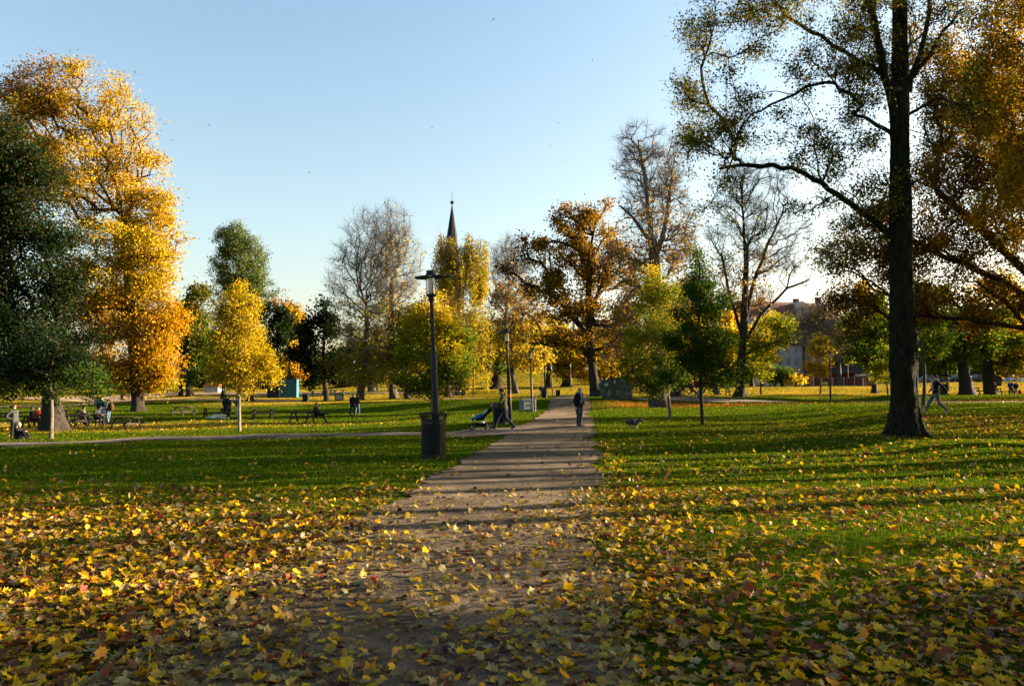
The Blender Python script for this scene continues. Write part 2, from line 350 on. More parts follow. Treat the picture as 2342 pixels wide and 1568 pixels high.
def ground_mat():
    m = bpy.data.materials.new('grass_ground'); m.use_nodes = True; t = m.node_tree; b = t.nodes['Principled BSDF']; L = t.links.new
    b.inputs['Roughness'].default_value = 1; b.inputs['Specular IOR Level'].default_value = 0
    tc = N(t, 'ShaderNodeTexCoord'); at_ = N(t, 'ShaderNodeVertexColor', layer_name="Col"); sp = N(t, 'ShaderNodeSeparateColor'); L(at_.outputs[0], sp.inputs[0])
    n1 = N(t, 'ShaderNodeTexNoise'); n1.inputs['Scale'].default_value = .35; n1.inputs['Detail'].default_value = 6; L(tc.outputs['Object'], n1.inputs['Vector'])
    n2 = N(t, 'ShaderNodeTexNoise'); n2.inputs['Scale'].default_value = 14; n2.inputs['Detail'].default_value = 5; L(tc.outputs['Object'], n2.inputs['Vector'])
    r1 = N(t, 'ShaderNodeValToRGB'); e = r1.color_ramp.elements; e[0].position = .3; e[0].color = (.007, .024, .002, 1); e[1].position = .72; e[1].color = (.055, .085, .004, 1)
    ad = N(t, 'ShaderNodeMath', operation='ADD'); ml = N(t, 'ShaderNodeMath', operation='MULTIPLY'); ml.inputs[1].default_value = .5
    L(n1.outputs[0], ad.inputs[0]); L(n2.outputs[0], ad.inputs[1]); L(ad.outputs[0], ml.inputs[0]); L(ml.outputs[0], r1.inputs[0])
    mask = None; cl = None
    vo = N(t, 'ShaderNodeTexVoronoi'); vo.inputs['Scale'].default_value = 9; L(tc.outputs['Object'], vo.inputs['Vector'])
    vs = N(t, 'ShaderNodeSeparateColor'); L(vo.outputs['Color'], vs.inputs[0])
    lt = N(t, 'ShaderNodeMath', operation='LESS_THAN'); L(vs.outputs[0], lt.inputs[0]); L(sp.outputs[0], lt.inputs[1])
    rp = N(t, 'ShaderNodeValToRGB'); rp.color_ramp.interpolation = 'CONSTANT'; e = rp.color_ramp.elements
    pts = [(0, (.4, .24, .01)), (.34, (.47, .32, .015)), (.5, (.23, .15, .045)), (.68, (.28, .12, .01)), (.82, (.09, .04, .015)), (.93, (.26, .2, .065))]
    e[0].color = (*pts[0][1], 1); e[1].position = pts[1][0]; e[1].color = (*pts[1][1], 1)
    for p, c in pts[2:]: q = e.new(p); q.color = (*c, 1)
    L(vs.outputs[1], rp.inputs[0])
    ro = N(t, 'ShaderNodeValToRGB'); ro.color_ramp.interpolation = 'CONSTANT'; e = ro.color_ramp.elements
    e[0].color = (.3, .085, .01, 1); e[1].position = .35; e[1].color = (.17, .045, .01, 1); q = e.new(.6); q.color = (.34, .14, .01, 1); q = e.new(.78); q.color = (.08, .03, .012, 1)
    L(vs.outputs[1], ro.inputs[0])
    sp2=None; mo = N(t, 'ShaderNodeMix', data_type='RGBA'); L(sp.outputs[1], mo.inputs[0]); L(rp.outputs[0], mo.inputs[6]); L(ro.outputs[0], mo.inputs[7])
    mx = N(t, 'ShaderNodeMix', data_type='RGBA'); L(lt.outputs[0], mx.inputs[0]); L(r1.outputs[0], mx.inputs[6]); L(mo.outputs[2], mx.inputs[7])
    L(mx.outputs[2], b.inputs['Base Color'])
    bu = N(t, 'ShaderNodeBump'); bu.inputs['Distance'].default_value = .06; bu.inputs['Strength'].default_value = 1
    n3 = N(t, 'ShaderNodeTexNoise'); n3.inputs['Scale'].default_value = 22; n3.inputs['Detail'].default_value = 4; L(tc.outputs['Object'], n3.inputs['Vector'])
    L(n3.outputs[0], bu.inputs['Height']); L(bu.outputs[0], b.inputs['Normal'])
    return m
g = mk('ground', np.stack([gx, gy, gzv], 1), [np.stack([ii, ii + 1, ii + nx_ + 1, ii + nx_], 1)], ground_mat(), cols=gc, smooth=True)
g['kind'] = 'structure'
def path_mat(name, c1, c2, leafy=0.0):
    m = bpy.data.materials.new(name); m.use_nodes = True; t = m.node_tree; b = t.nodes['Principled BSDF']; L = t.links.new
    b.inputs['Roughness'].default_value = .95; b.inputs['Specular IOR Level'].default_value = .08
    tc = N(t, 'ShaderNodeTexCoord')
    def noi(s, d): 
        n = N(t, 'ShaderNodeTexNoise'); n.inputs['Scale'].default_value = s; n.inputs['Detail'].default_value = d; L(tc.outputs['Object'], n.inputs['Vector']); return n
    a = noi(1.1, 5); f = noi(60, 3); vo = N(t, 'ShaderNodeTexVoronoi'); vo.inputs['Scale'].default_value = 90; L(tc.outputs['Object'], vo.inputs['Vector'])
    ad = N(t, 'ShaderNodeMath', operation='ADD'); L(a.outputs[0], ad.inputs[0]); L(f.outputs[0], ad.inputs[1])
    ml = N(t, 'ShaderNodeMath', operation='MULTIPLY'); ml.inputs[1].default_value = .5; L(ad.outputs[0], ml.inputs[0])
    r = N(t, 'ShaderNodeValToRGB'); e = r.color_ramp.elements; e[0].position = .36; e[0].color = (*c2, 1); e[1].position = .64; e[1].color = (*c1, 1); L(ml.outputs[0], r.inputs[0])
    last = r.outputs[0]
    if leafy:
        v2 = N(t, 'ShaderNodeTexVoronoi'); v2.inputs['Scale'].default_value = 8; L(tc.outputs['Object'], v2.inputs['Vector']); s2 = N(t, 'ShaderNodeSeparateColor'); L(v2.outputs['Color'], s2.inputs[0])
        l2 = N(t, 'ShaderNodeMath', operation='LESS_THAN'); L(s2.outputs[0], l2.inputs[0]); l2.inputs[1].default_value = leafy
        mx = N(t, 'ShaderNodeMix', data_type='RGBA'); L(l2.outputs[0], mx.inputs[0]); L(last, mx.inputs[6]); mx.inputs[7].default_value = (.5, .3, .05, 1); last = mx.outputs[2]
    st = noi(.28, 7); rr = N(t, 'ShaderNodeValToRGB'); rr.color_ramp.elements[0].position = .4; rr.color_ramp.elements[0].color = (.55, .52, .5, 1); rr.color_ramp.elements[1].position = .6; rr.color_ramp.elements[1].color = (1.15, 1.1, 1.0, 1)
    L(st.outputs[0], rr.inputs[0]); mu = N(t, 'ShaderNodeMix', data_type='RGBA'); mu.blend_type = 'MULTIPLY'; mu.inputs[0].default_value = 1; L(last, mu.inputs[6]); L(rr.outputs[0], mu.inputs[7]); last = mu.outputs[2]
    L(last, b.inputs['Base Color'])
    bu = N(t, 'ShaderNodeBump'); bu.inputs['Distance'].default_value = .022; bu.inputs['Strength'].default_value = 1; L(vo.outputs[0], bu.inputs['Height']); L(bu.outputs[0], b.inputs['Normal'])
    return m
def strip(name, Lp, Rp, m, lift=.015, seed=0, jag=.12, nu=6):
    """Lp,Rp world polylines (lists of (x,y)); resampled, jagged edges"""
    rs = np.random.RandomState(seed)
    def res(P, n):
        P = np.array([(p[0], p[1]) for p in P], float); d = np.r_[0, np.cumsum(np.linalg.norm(np.diff(P, axis=0), axis=1))]
        # close together near the camera
        s = np.linspace(0, 1, n); s = s * d[-1]
        return np.stack([np.interp(s, d, P[:, 0]), np.interp(s, d, P[:, 1])], 1), d[-1]
    _, ln = res(Lp, 2); n = int(min(700, max(20, ln / .22)))
    A, _ = res(Lp, n); B, _ = res(Rp, n)
    D = B - A; w = np.linalg.norm(D, axis=1)[:, None]; D = D / w
    def nz():
        v = np.convolve(rs.randn(n + 60), np.ones(9) / 9, 'same') * 1.5 + np.convolve(rs.randn(n + 60), np.ones(31) / 31, 'same') * 3 + rs.randn(n + 60) * .35
        return (v[30:30 + n] * jag)[:, None]
    A = A - D * nz(); B = B + D * nz()
    t = np.linspace(0, 1, nu + 1)
    V = A[:, None] * (1 - t)[None, :, None] + B[:, None] * t[None, :, None]
    z = gz(V[..., 0].ravel(), V[..., 1].ravel()) + lift + .0006 * np.clip(V[..., 1].ravel(), 0, 120)
    V = np.c_[V.reshape(-1, 2), z]
    i = (np.arange(n - 1)[:, None] * (nu + 1) + np.arange(nu)[None]).ravel()
    o = mk(name, V, [np.stack([i, i + 1, i + nu + 2, i + nu + 1], 1)], m, smooth=True); o['kind'] = 'structure'; return o
gm = path_mat('gravel', (.21, .16, .11), (.06, .048, .038))
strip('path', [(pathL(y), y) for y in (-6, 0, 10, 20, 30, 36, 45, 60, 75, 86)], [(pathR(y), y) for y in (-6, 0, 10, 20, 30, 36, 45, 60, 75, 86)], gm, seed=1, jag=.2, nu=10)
def pxl(l): return [hit(a, b)[:2] for a, b in l]
gm2 = path_mat('gravel_dark', (.17, .145, .125), (.1, .085, .075))
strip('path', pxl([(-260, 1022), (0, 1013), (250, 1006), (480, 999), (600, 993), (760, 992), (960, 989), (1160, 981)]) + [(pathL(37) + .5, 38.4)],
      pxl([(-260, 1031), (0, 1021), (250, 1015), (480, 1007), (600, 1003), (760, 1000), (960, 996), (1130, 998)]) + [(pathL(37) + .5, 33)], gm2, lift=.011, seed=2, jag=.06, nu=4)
strip('path', [(9, 68.8), (14, 68.5), (20, 66.5), (27, 64), (33, 61.5), (50, 57), (70, 56)], [(8.6, 65.8), (14, 65.7), (20, 63.4), (27, 61), (33, 58.6), (50, 54.6), (70, 54)], gm2, lift=.05, seed=3, jag=.08, nu=6)
strip('path', [(-70, 108), (-30, 104), (-8, 98), (3, 92), (12, 88.5)], [(-70, 101), (-30, 98), (-8, 93), (3, 87), (12, 84.5)], path_mat('gravel_leafy', (.14, .12, .1), (.09, .08, .065), .22), lift=.02, seed=5, jag=.2, nu=6)
strip('plaza', [(-80, 150), (-40, 146), (-14, 140)], [(-80, 126), (-40, 120), (-14, 117)], path_mat('plaza', (.26, .19, .125), (.18, .135, .095), .06), lift=.04, seed=6, jag=.3, nu=10)
strip('road', [(40, 152), (75, 148), (140, 146)], [(40, 140), (75, 137), (140, 135)], path_mat('road', (.07, .07, .072), (.045, .045, .047)), lift=.04, seed=7, jag=.02, nu=8)

# ---------------------------------------------------------------- fallen leaves (maple) and grass blades
def outline(kind):
    if kind == 'maple':
        h = [(0, -.42), (.13, -.36), (.36, -.44), (.3, -.26), (.52, -.12), (.38, -.02), (.56, .22), (.34, .16), (.3, .3), (.18, .2), (.14, .38), (0, .6)]
    else:
        h = [(0, -.4), (.4, -.3), (.5, .15), (.18, .2), (0, .58)]
    h = np.array(h); m_ = h[1:-1][::-1] * np.array([-1, 1])
    return np.r_[h, m_]
def scatter_leaves(name, pts, size, kind, rs, colr, mat_, lift=.012, up=.5, hang=None, label=None, kindtag='stuff'):
    o = outline(kind); k = len(o); n = len(pts)
    sx = size * rs.uniform(.65, 1.25, n); a = rs.uniform(0, 2 * np.pi, n)
    O = o[None] * np.stack([np.ones(n) * rs.uniform(.8, 1.1, n), np.ones(n)], 1)[:, None]
    O = np.concatenate([np.zeros((n, 1, 2)), O], 1) * sx[:, None, None]          # centre first
    r2 = (O ** 2).sum(-1) / sx[:, None] ** 2
    curl = rs.uniform(-.35, .75, n) * sx; fold = rs.uniform(-.3, .9, n)
    z = curl[:, None] * r2 + fold[:, None] * np.abs(O[..., 0]) * .6 + rs.uniform(-.05, .05, r2.shape) * sx[:, None]
    ca, sa = np.cos(a)[:, None], np.sin(a)[:, None]
    X = O[..., 0] * ca - O[..., 1] * sa; Y = O[..., 0] * sa + O[..., 1] * ca
    tx = np.abs(rs.normal(0, up, n)) * (rs.rand(n) < .8); td = rs.uniform(0, 2 * np.pi, n)      # tilt
    ux, uy = np.cos(td)[:, None], np.sin(td)[:, None]
    s_ = X * ux + Y * uy; c_, q_ = np.cos(tx)[:, None], np.sin(tx)[:, None]
    s2 = s_ * c_ - z * q_; z2 = s_ * q_ + z * c_
    X = X + (s2 - s_) * ux; Y = Y + (s2 - s_) * uy
    z2 = z2 - z2.min(1)[:, None] * .85 + lift * rs.uniform(.2, 1.6, n)[:, None]
    V = np.stack([X, Y, z2], -1) + pts[:, None]
    b = np.arange(n)[:, None, None] * (k + 1)
    j = np.arange(k); tri = np.stack([np.zeros(k, int), 1 + j, 1 + (j + 1) % k], 1)
    Ff = (b + tri[None]).reshape(-1, 3)
    cc = np.repeat(colr, k + 1, 0).reshape(n, k + 1, 3) * (1 - .18 * (r2[..., None] < .01))
    ob = mk(name, V.reshape(-1, 3), [Ff], mat_, cols=cc.reshape(-1, 3)); ob['kind'] = kindtag
    return ob
rs = np.random.RandomState(11)
def cand(n, y0, y1, pw=1.0):
    y = y0 + (y1 - y0) * rs.rand(n) ** pw; half = .68 * y + 2.2
    x = rs.uniform(-1, 1, n) * half
    keep = rs.rand(n) < half / (.68 * y1 + 2.2)
    return x[keep], y[keep]
def make_litter(nm, n, y0, y1, size, kind, per, up=.5, pal=LITTER):
    x, y = cand(n, y0, y1); d, h = litter(x, y)
    k = (rs.rand(len(x)) < d * per) & (~path2(x, y) | (rs.rand(len(x)) < .12)); x, y, h = x[k], y[k], h[k]
    c = pick(rs, pal, len(x)); g_ = rs.rand(len(x)) < h
    c[g_] = pick(rs, [(.6, .2, .02, 3), (.4, .12, .02, 2), (.68, .32, .03, 2)], int(g_.sum()))
    onp = band(x, pathL(y), pathR(y), .1) > .5; f_ = onp & (rs.rand(len(x)) < .55)
    c[f_] = pick(rs, [(.5, .38, .14, 3), (.4, .27, .1, 2), (.65, .44, .05, 2)], int(f_.sum()))
    p = np.c_[x, y, gz(x, y) + .018]
    scatter_leaves(nm, p, size, kind, rs, c, M['litter'], up=up)
make_litter('fallen_leaves', 84000, 2.6, 13, .076, 'maple', 1.0)
make_litter('fallen_leaves', 60000, 2.6, 13, .055, 'simple', 1.0, .5, [(.3, .14, .04, 3), (.18, .08, .03, 3), (.6, .36, .04, 2), (.45, .32, .15, 1.5)])
make_litter('fallen_leaves', 90000, 13, 32, .085, 'simple', .62, .8)
make_litter('fallen_leaves', 110000, 30, 72, .105, 'simple', .36, .9)
def blades(n, y0, y1, h, w, seed, thr=1.0):
    rs = np.random.RandomState(seed); y = y0 + (y1 - y0) * rs.rand(n); half = .68 * y + 2; x = rs.uniform(-1, 1, n) * half
    keep = rs.rand(n) < half / half.max(); x, y = x[keep], y[keep]
    onp = (x > pathL(y) + .05 + .3 * wob(x, y, .7)) & (x < pathR(y) - .05 + .3 * wob(x, y, .7, 3)); cl = wob(x, y, .5, 5) * .35 + .8
    k = ~onp & ~path2(x, y) & (rs.rand(len(x)) < cl); x, y = x[k], y[k]; n = len(x); z = gz(x, y)
    hh = h * rs.uniform(.5, 1.35, n) * (1 + .35 * wob(x, y, .8)); a = rs.uniform(0, 6.283, n); l = rs.uniform(.1, .9, n) * hh; b = a + rs.uniform(1, 2, n)
    w = w * rs.uniform(.7, 1.3, n); dx, dy = np.cos(a), np.sin(a); lx, ly = np.cos(b), np.sin(b)
    V = np.empty((n, 5, 3)); P = np.stack([x, y, z], 1)
    D = np.stack([dx, dy, dx * 0], 1) * w[:, None] / 2; Ln = np.stack([lx, ly, lx * 0], 1)
    V[:, 0] = P - D; V[:, 1] = P + D; m_ = P + Ln * (l * .35)[:, None]; m_[:, 2] += hh * .6
    V[:, 2] = m_ + D * .8; V[:, 3] = m_ - D * .8; V[:, 4] = P + Ln * l[:, None]; V[:, 4, 2] += hh
    i = np.arange(n)[:, None] * 5
    c = pick(rs, [(.14, .2, .004, 4), (.24, .28, .008, 3), (.055, .11, .003, 3), (.36, .3, .04, .7)], n)
    ob = mk('grass', V.reshape(-1, 3), [i + np.array([[0, 1, 2, 3]]), i + np.array([[3, 2, 4]])], M['blade'], cols=np.repeat(c, 5, 0)); ob['kind'] = 'stuff'
blades(260000, 3, 14, .045, .0055, 3)
blades(240000, 14, 40, .05, .016, 4)
blades(150000, 38, 80, .07, .03, 6)
# ================================================================ TREES
def grow(trunk, att, rs, up=.35, curve=.35, wpath=.22, step=.8, droop=0.0, limbs=(), jit=.12):
    """join attraction points to the trunk and to each other; returns node arrays"""
    cap_ = 60 + len(att) * 8
    P = np.empty((cap_, 3)); PD = np.zeros(cap_); par = np.full(cap_, -1); D = np.zeros((cap_, 3)); tr = np.zeros(cap_, bool); n = 0
    for i, p in enumerate(trunk):
        P[n] = p; par[n] = n - 1; tr[n] = True
        if i: PD[n] = PD[n - 1] + np.linalg.norm(trunk[i] - trunk[i - 1]) * .55; D[n] = trunk[i] - trunk[i - 1]
        n += 1
    D[0] = D[1]; nt_ = n; lo = max(1, int(nt_ * .12))
    minr = np.zeros(cap_)
    for pts, r0, r1 in limbs:
        pts = np.array(pts); d = np.linalg.norm(P[:n] - pts[0], axis=1); pa = int(d.argmin())
        m = len(pts)
        for j in range(1 if d.min() < .6 else 0, m):
            sgs = 3
            a = P[pa]; b_ = pts[j]
            for q in range(1, sgs + 1):
                P[n] = a + (b_ - a) * q / sgs + rs.normal(0, .035, 3); par[n] = pa; PD[n] = PD[pa] + np.linalg.norm(P[n] - P[pa]) * .7; D[n] = b_ - a
                minr[n] = r0 + (r1 - r0) * (j + q / sgs) / m; pa = n; n += 1
    order = np.argsort(np.min(np.linalg.norm(att[:, None] - P[None, :n:2], axis=2), axis=1) + rs.rand(len(att)) * .5)
    tips = []
    for ai in order:
        p = att[ai]; Q = P[:n]; v = p - Q; d = np.linalg.norm(v, axis=1) + 1e-6
        dn = D[:n] / (np.linalg.norm(D[:n], axis=1)[:, None] + 1e-6)
        cosv = (v * dn).sum(1) / d
        cost = d * (1.25 - .35 * cosv) + wpath * PD[:n] + up * np.maximum(0, Q[:, 2] - p[2] + .25 * d)
        cost[:lo] += 50
        i = int(cost.argmin()); L = d[i]
        if L < .12: continue
        k = max(1, min(6, int(round(L / step)))); a = P[i].copy()
        c = a + dn[i] * L * curve + np.array([0, 0, L * .12 * (1 if droop <= 0 else -.3)]) + rs.normal(0, jit * L * .7, 3)
        pa = i
        for q in range(1, k + 1):
            t = q / k; x = (1 - t) ** 2 * a + 2 * t * (1 - t) * c + t * t * p
            if q < k: x = x + rs.normal(0, .045 * L / k + .01, 3)
            P[n] = x; par[n] = pa; D[n] = x - P[pa]; PD[n] = PD[pa] + np.linalg.norm(D[n]); pa = n; n += 1
        tips.append(n - 1)
    return P[:n].copy(), par[:n].copy(), D[:n].copy(), nt_, np.array(tips, int), minr[:n]
def tubes(P, par, R, rs, skip, k_thin=4, k_thick=8, thick=.06):
    n = len(P); best = np.full(n, -1)
    o = np.argsort(R)
    for i in o:
        if par[i] >= 0: best[par[i]] = i       # largest child wins
    Dn = np.zeros((n, 3)); m = par >= 0; Dn[m] = P[m] - P[par[m]]
    Dn /= np.linalg.norm(Dn, axis=1)[:, None] + 1e-9
    mb = MB()
    def ring(pos, d, r, k):
        ref = np.array([.37, .91, .13]); x = ref - (d @ ref)[:, None] * d; x /= np.linalg.norm(x, axis=1)[:, None] + 1e-9; y = np.cross(d, x)
        t = np.arange(k) * 2 * np.pi / k
        return pos[:, None] + r[:, None, None] * (np.cos(t)[None, :, None] * x[:, None] + np.sin(t)[None, :, None] * y[:, None])
    for k, sel in ((k_thick, R >= thick), (k_thin, R < thick)):
        e = np.where(sel & m & ~skip)[0]
        if not len(e): continue
        p = par[e]; cont = (best[p] == e) & (sel[p]) & m[p] & ~skip[p]
        dd = Dn[e].copy(); d2 = Dn[e].copy(); d2[cont] = Dn[p[cont]]
        bt = best[e]; has = bt >= 0; dd[has] = Dn[e[has]] + Dn[bt[has]]; dd /= np.linalg.norm(dd, axis=1)[:, None] + 1e-9
        ds = np.where(cont[:, None], Dn[p] + Dn[e], Dn[e]); ds /= np.linalg.norm(ds, axis=1)[:, None] + 1e-9
        r1 = np.where(cont, R[p], np.minimum(R[e] * 1.15, R[p])); A = ring(P[p], ds, r1, k); B = ring(P[e], dd, R[e] * np.where(has, 1, .7), k)
        V = np.concatenate([A, B], 1).reshape(-1, 3); b = np.arange(len(e))[:, None, None] * 2 * k; j = np.arange(k); j2 = (j + 1) % k
        mb.add(V, [(b + np.stack([j, j2, j2 + k, j + k], 1)[None]).reshape(-1, 4)])
    return mb
def kites(P, size, rs, flat=.5, aspect=.72, bent=.15):
    n = len(P); nrm = rs.normal(0, 1, (n, 3)); nrm[:, 2] += flat; nrm /= np.linalg.norm(nrm, axis=1)[:, None]
    a = np.cross(nrm, rs.normal(0, 1, (n, 3))); a /= np.linalg.norm(a, axis=1)[:, None] + 1e-9; b = np.cross(nrm, a); s = (size * rs.uniform(.6, 1.3, n))[:, None]
    V = np.stack([P - a * s * .5, P + b * s * .5 * aspect + nrm * s * bent - a * s * .08, P + a * s * .55, P - b * s * .5 * aspect + nrm * s * bent - a * s * .08], 1)
    return V.reshape(-1, 3)
def tree(px, pyb, Y, tw, top, blobs, n, nl, ls, label, group=None, pal='yellow', seed=1, bark='bark_dark', flare=1.6, sig=.35, twig=0, tl=.7,
         weep=0.0, up=.35, limbs=(), r0=.014, flat=.4, step=.8, name='tree', cat='tree', kt=14, gap=.1, depth=1.0, branches=True, wpath=.22, base=None, knob=0.0, curve=.35, clump=14, wobble=1.0, jit=.12, rexp=.46, uni=.18):
    rs = np.random.RandomState(seed * 7 + 3); s = Y / F
    b = base if base is not None else gp(px, pyb, Y); b = Vector(b)
    rt = root(name, b, label, cat, group); B = np.array(b)
    if uni == .5 and group == YG:        # stray side shoots break the outline
        blobs = list(blobs) + [(bl[0] + sg * bl[2] * rs.uniform(.75, 1.12), bl[1] + rs.uniform(-.5, .5) * bl[3], 13, 15, 1.6, None, .9) + tuple(bl[7:8]) for bl in blobs[:3] for sg in (-1, 1, rs.choice([-1, 1]))]
    def w(q, dz=0.0): p = at(q[0], q[1], Y); return np.array([p.x, Y + dz, p.z]) - B
    # trunk
    tp = w(top); m = 9; tt = np.linspace(0, 1, m)
    bx = np.zeros(3); mid = rs.normal(0, .02, 3) * tp[2] * wobble
    trunk = [bx + tp * t + mid * math.sin(math.pi * t) * np.array([1, 1, 0]) for t in tt]
    trunk[0][2] = -.15
    R0 = tw * s / 2
    # crown points
    att = []; info = []; W_ = np.array([bl[4] if len(bl) > 4 else 1.0 for bl in blobs]) * np.array([bl[2] * bl[3] for bl in blobs]); W_ = W_ / W_.sum()
    for bi, bl in enumerate(blobs):
        c = w(bl[:2]); rx, rz = bl[2] * s, bl[3] * s; ry = min(rx, rz) * depth if len(bl) < 6 or bl[5] is None else bl[5]
        m_ = int(n * W_[bi]) + 1
        def ballp(k_, pw_):
            u = rs.normal(0, 1, (k_, 3)); u /= np.linalg.norm(u, axis=1)[:, None]; return u * (rs.rand(k_, 1) ** pw_)
        nc = max(4, int(m_ / clump)); cc_ = ballp(nc, 1 / 3.6); cr = rs.uniform(.16, .36, (nc, 1)) * (8.0 / nc) ** .2 * 1.15
        sel = rs.choice(nc, m_ * 2, p=(lambda z_: z_ / z_.sum())(cr[:, 0] ** 2))
        q = cc_[sel] + ballp(m_ * 2, .45) * cr[sel] * (1, 1, .75)
        un = rs.rand(m_ * 2) < uni; q[un] = ballp(m_ * 2, 1 / 2.4)[un]
        q = q * (rx, ry, rz) + c
        ns = np.sin(q[:, 0] * 1.9 + bi) + np.sin(q[:, 1] * 1.7 + seed) + np.sin(q[:, 2] * 2.1 + 1.3 * seed) + .6 * np.sin(q[:, 0] * 4.3 + q[:, 2] * 3.7)
        q = q[(ns > -1.7 + gap * 10 * .3) | (rs.rand(len(q)) < .25)][:m_]; q = q[q[:, 2] > .6]
        att.append(q); info += [bi] * len(q)
    att = np.concatenate(att); info = np.array(info)
    lm = []
    for li in limbs:
        pts, ra, rb = li; lm.append(([w(p[:2], p[2] if len(p) > 2 else 0) for p in pts], ra * s, rb * s))
    P, par, D, nt_, tips, minr = grow(trunk, att, rs, up=up, step=step, droop=weep, limbs=lm, wpath=wpath, curve=curve, jit=jit)
    cnt = np.zeros(len(P)); cnt[tips] = 1
    for i in range(len(P) - 1, 0, -1):
        if par[i] >= 0: cnt[par[i]] += cnt[i]
    R = np.maximum(r0 * np.maximum(cnt, 1) ** rexp, minr)
    sc = np.linalg.norm(tp); tR = lambda h: R0 * (1.0 - .55 * np.clip(h / max(sc, .1), 0, 1.2))
    R = np.minimum(R, tR(P[:, 2].clip(0)) * .62 + .01)
    skip = np.zeros(len(P), bool); skip[:nt_] = True
    # trunk mesh with flared, furrowed foot
    hs = np.r_[np.array([-.25, 0, .12, .3, .55, .9]) * min(1, R0 * 2.2), np.linspace(.12 if kt < 60 else .04, 1, 22 if kt < 60 else 60) * tp[2]]; hs = np.unique(hs)
    tz = np.array([t[2] for t in trunk]); C3 = np.stack([np.interp(hs, tz, [t[i] for t in trunk]) for i in (0, 1)] + [hs], 1)
    th = np.arange(kt) * 2 * np.pi / kt; fl = (flare - 1) * .62
    off = 1 + fl * np.exp(-np.maximum(hs, -.2) / (R0 * 1.0 + .05))[:, None] * (1 + .45 * np.sin(th * 5 + seed) + .3 * np.sin(th * 3 + 2 * seed))
    off *= 1 + .05 * np.sin(th * 7 + hs[:, None] * .6) + .04 * rs.randn(len(hs), kt) * min(1, R0 * 3) + .05 * np.sin(hs * 1.7 + seed)[:, None]
    if kt > 60:
        zz = hs[:, None]; off *= 1 + .04 * np.abs(np.sin(th * 6.5 + .9 * np.sin(zz * .7) + .4 * np.sin(zz * 2.3))) ** .6 + .022 * np.sin(th * 17 + 1.3 * np.sin(zz * 1.1 + 2)) - .03
    if knob: off *= 1 + knob * (np.sin(hs[:, None] * 3.1 + 2 * np.sin(th * 2)) * .5 + np.exp(-((hs[:, None] - 1.9) / .5) ** 2))
    mb = MB(); mb.loft(C3, np.maximum(tR(hs.clip(0)), .012), kt, off=off); mb.build('trunk', M[bark], rt, smooth=kt > 16)
    # branches and twigs
    if twig:
        tp_ = np.repeat(tips, twig); nT = len(tp_); dn = D[tp_] / (np.linalg.norm(D[tp_], axis=1)[:, None] + 1e-6)
        L = tl * rs.uniform(.4, 1.2, nT); dirs = dn * .8 + rs.normal(0, .55, (nT, 3)) + np.array([0, 0, .25 if weep <= 0 else -1.2]); dirs /= np.linalg.norm(dirs, axis=1)[:, None]
        back = rs.rand(nT)[:, None] * (P[par[tp_]] - P[tp_]); st = P[tp_] + back
        n0 = len(P); mid = st + dirs * (L * .55)[:, None]; en = st + dirs * L[:, None] + rs.normal(0, .12, (nT, 3)) * L[:, None]
        P = np.concatenate([P, st, mid, en]); par = np.concatenate([par, tp_, n0 + np.arange(nT), n0 + nT + np.arange(nT)])
        R = np.concatenate([R, np.full(nT, r0 * .8), np.full(nT, r0 * .62), np.full(nT, r0 * .4)]); skip = np.concatenate([skip, np.ones(nT, bool), np.zeros(2 * nT, bool)])
    if branches:
        bm = tubes(P, par, R, rs, skip); o = bm.build('branches', M[bark] if not twig or bark == 'bark_dark' or bark == 'bark_big' else M['twig'], rt)
    # leaves
    if nl:
        dens = np.array([bl[6] if len(bl) > 6 else 1.0 for bl in blobs]); pals = [bl[7] if len(bl) > 7 else pal for bl in blobs]
        wgt = dens[info]; wgt = wgt / wgt.sum(); ti = rs.choice(len(att), nl, p=wgt)
        near = att[ti]
        if weep > 0: q = near + rs.normal(0, sig * .5, (nl, 3)); q[:, 2] -= rs.rand(nl) ** .8 * weep
        else:
            q = near + rs.normal(0, sig, (nl, 3)) * np.array([1, 1, .75])
        q = q[(q[:, 2] > .3)]; ti2 = ti[:len(q)] if len(q) == nl else ti[:len(q)]
        cols = np.empty((len(q), 3)); pi = info[ti2]
        for bi in range(len(blobs)):
            k = pi == bi
            if k.any(): cols[k] = pick(rs, pals[bi], int(k.sum()))
        # whole sprays differ a little in colour
        cl = .85 + .3 * rs.rand(len(att)); cols *= cl[ti2][:, None]
        V = kites(q, ls, rs, flat); i = np.arange(len(q))[:, None] * 4
        o = mk('crown', V, [i + np.arange(4)[None]], M['leaf'], rt, cols=np.repeat(np.clip(cols, .004, .92), 4, 0))
    return rt
t1_ = time.time()
# ---- young staked trees on the lawn
YG = 'young trees on the lawn'
tree(548, 985, 41, 7, (546, 660), [(550, 850, 68, 46), (552, 790, 62, 60), (545, 720, 38, 60), (540, 665, 14, 28)], 520, 24000, .1,
     'young bright yellow maple on the left lawn between two picnic tables', YG, 'yellow', 2, 'bark_pale', 1.3, clump=5, wobble=.3, uni=.5, gap=.35, sig=.22, r0=.008, step=.4, kt=10)
tree(992, 990, 38, 7, (985, 690), [(985, 855, 78, 52, 1, None, 1, 'grnyel'), (990, 790, 72, 60, 1, None, 1.1, 'ygreen'), (985, 720, 42, 55, 1, None, 1, 'yellow'), (1010, 790, 50, 60, 1, None, 1, 'yellow')], 560, 30000, .1,
     'young maple with yellow green leaves right behind the nearest street lamp', YG, 'ygreen', 3, 'bark_pale', 1.3, clump=5, wobble=.3, uni=.5, gap=.35, sig=.22, r0=.008, step=.4, kt=10)
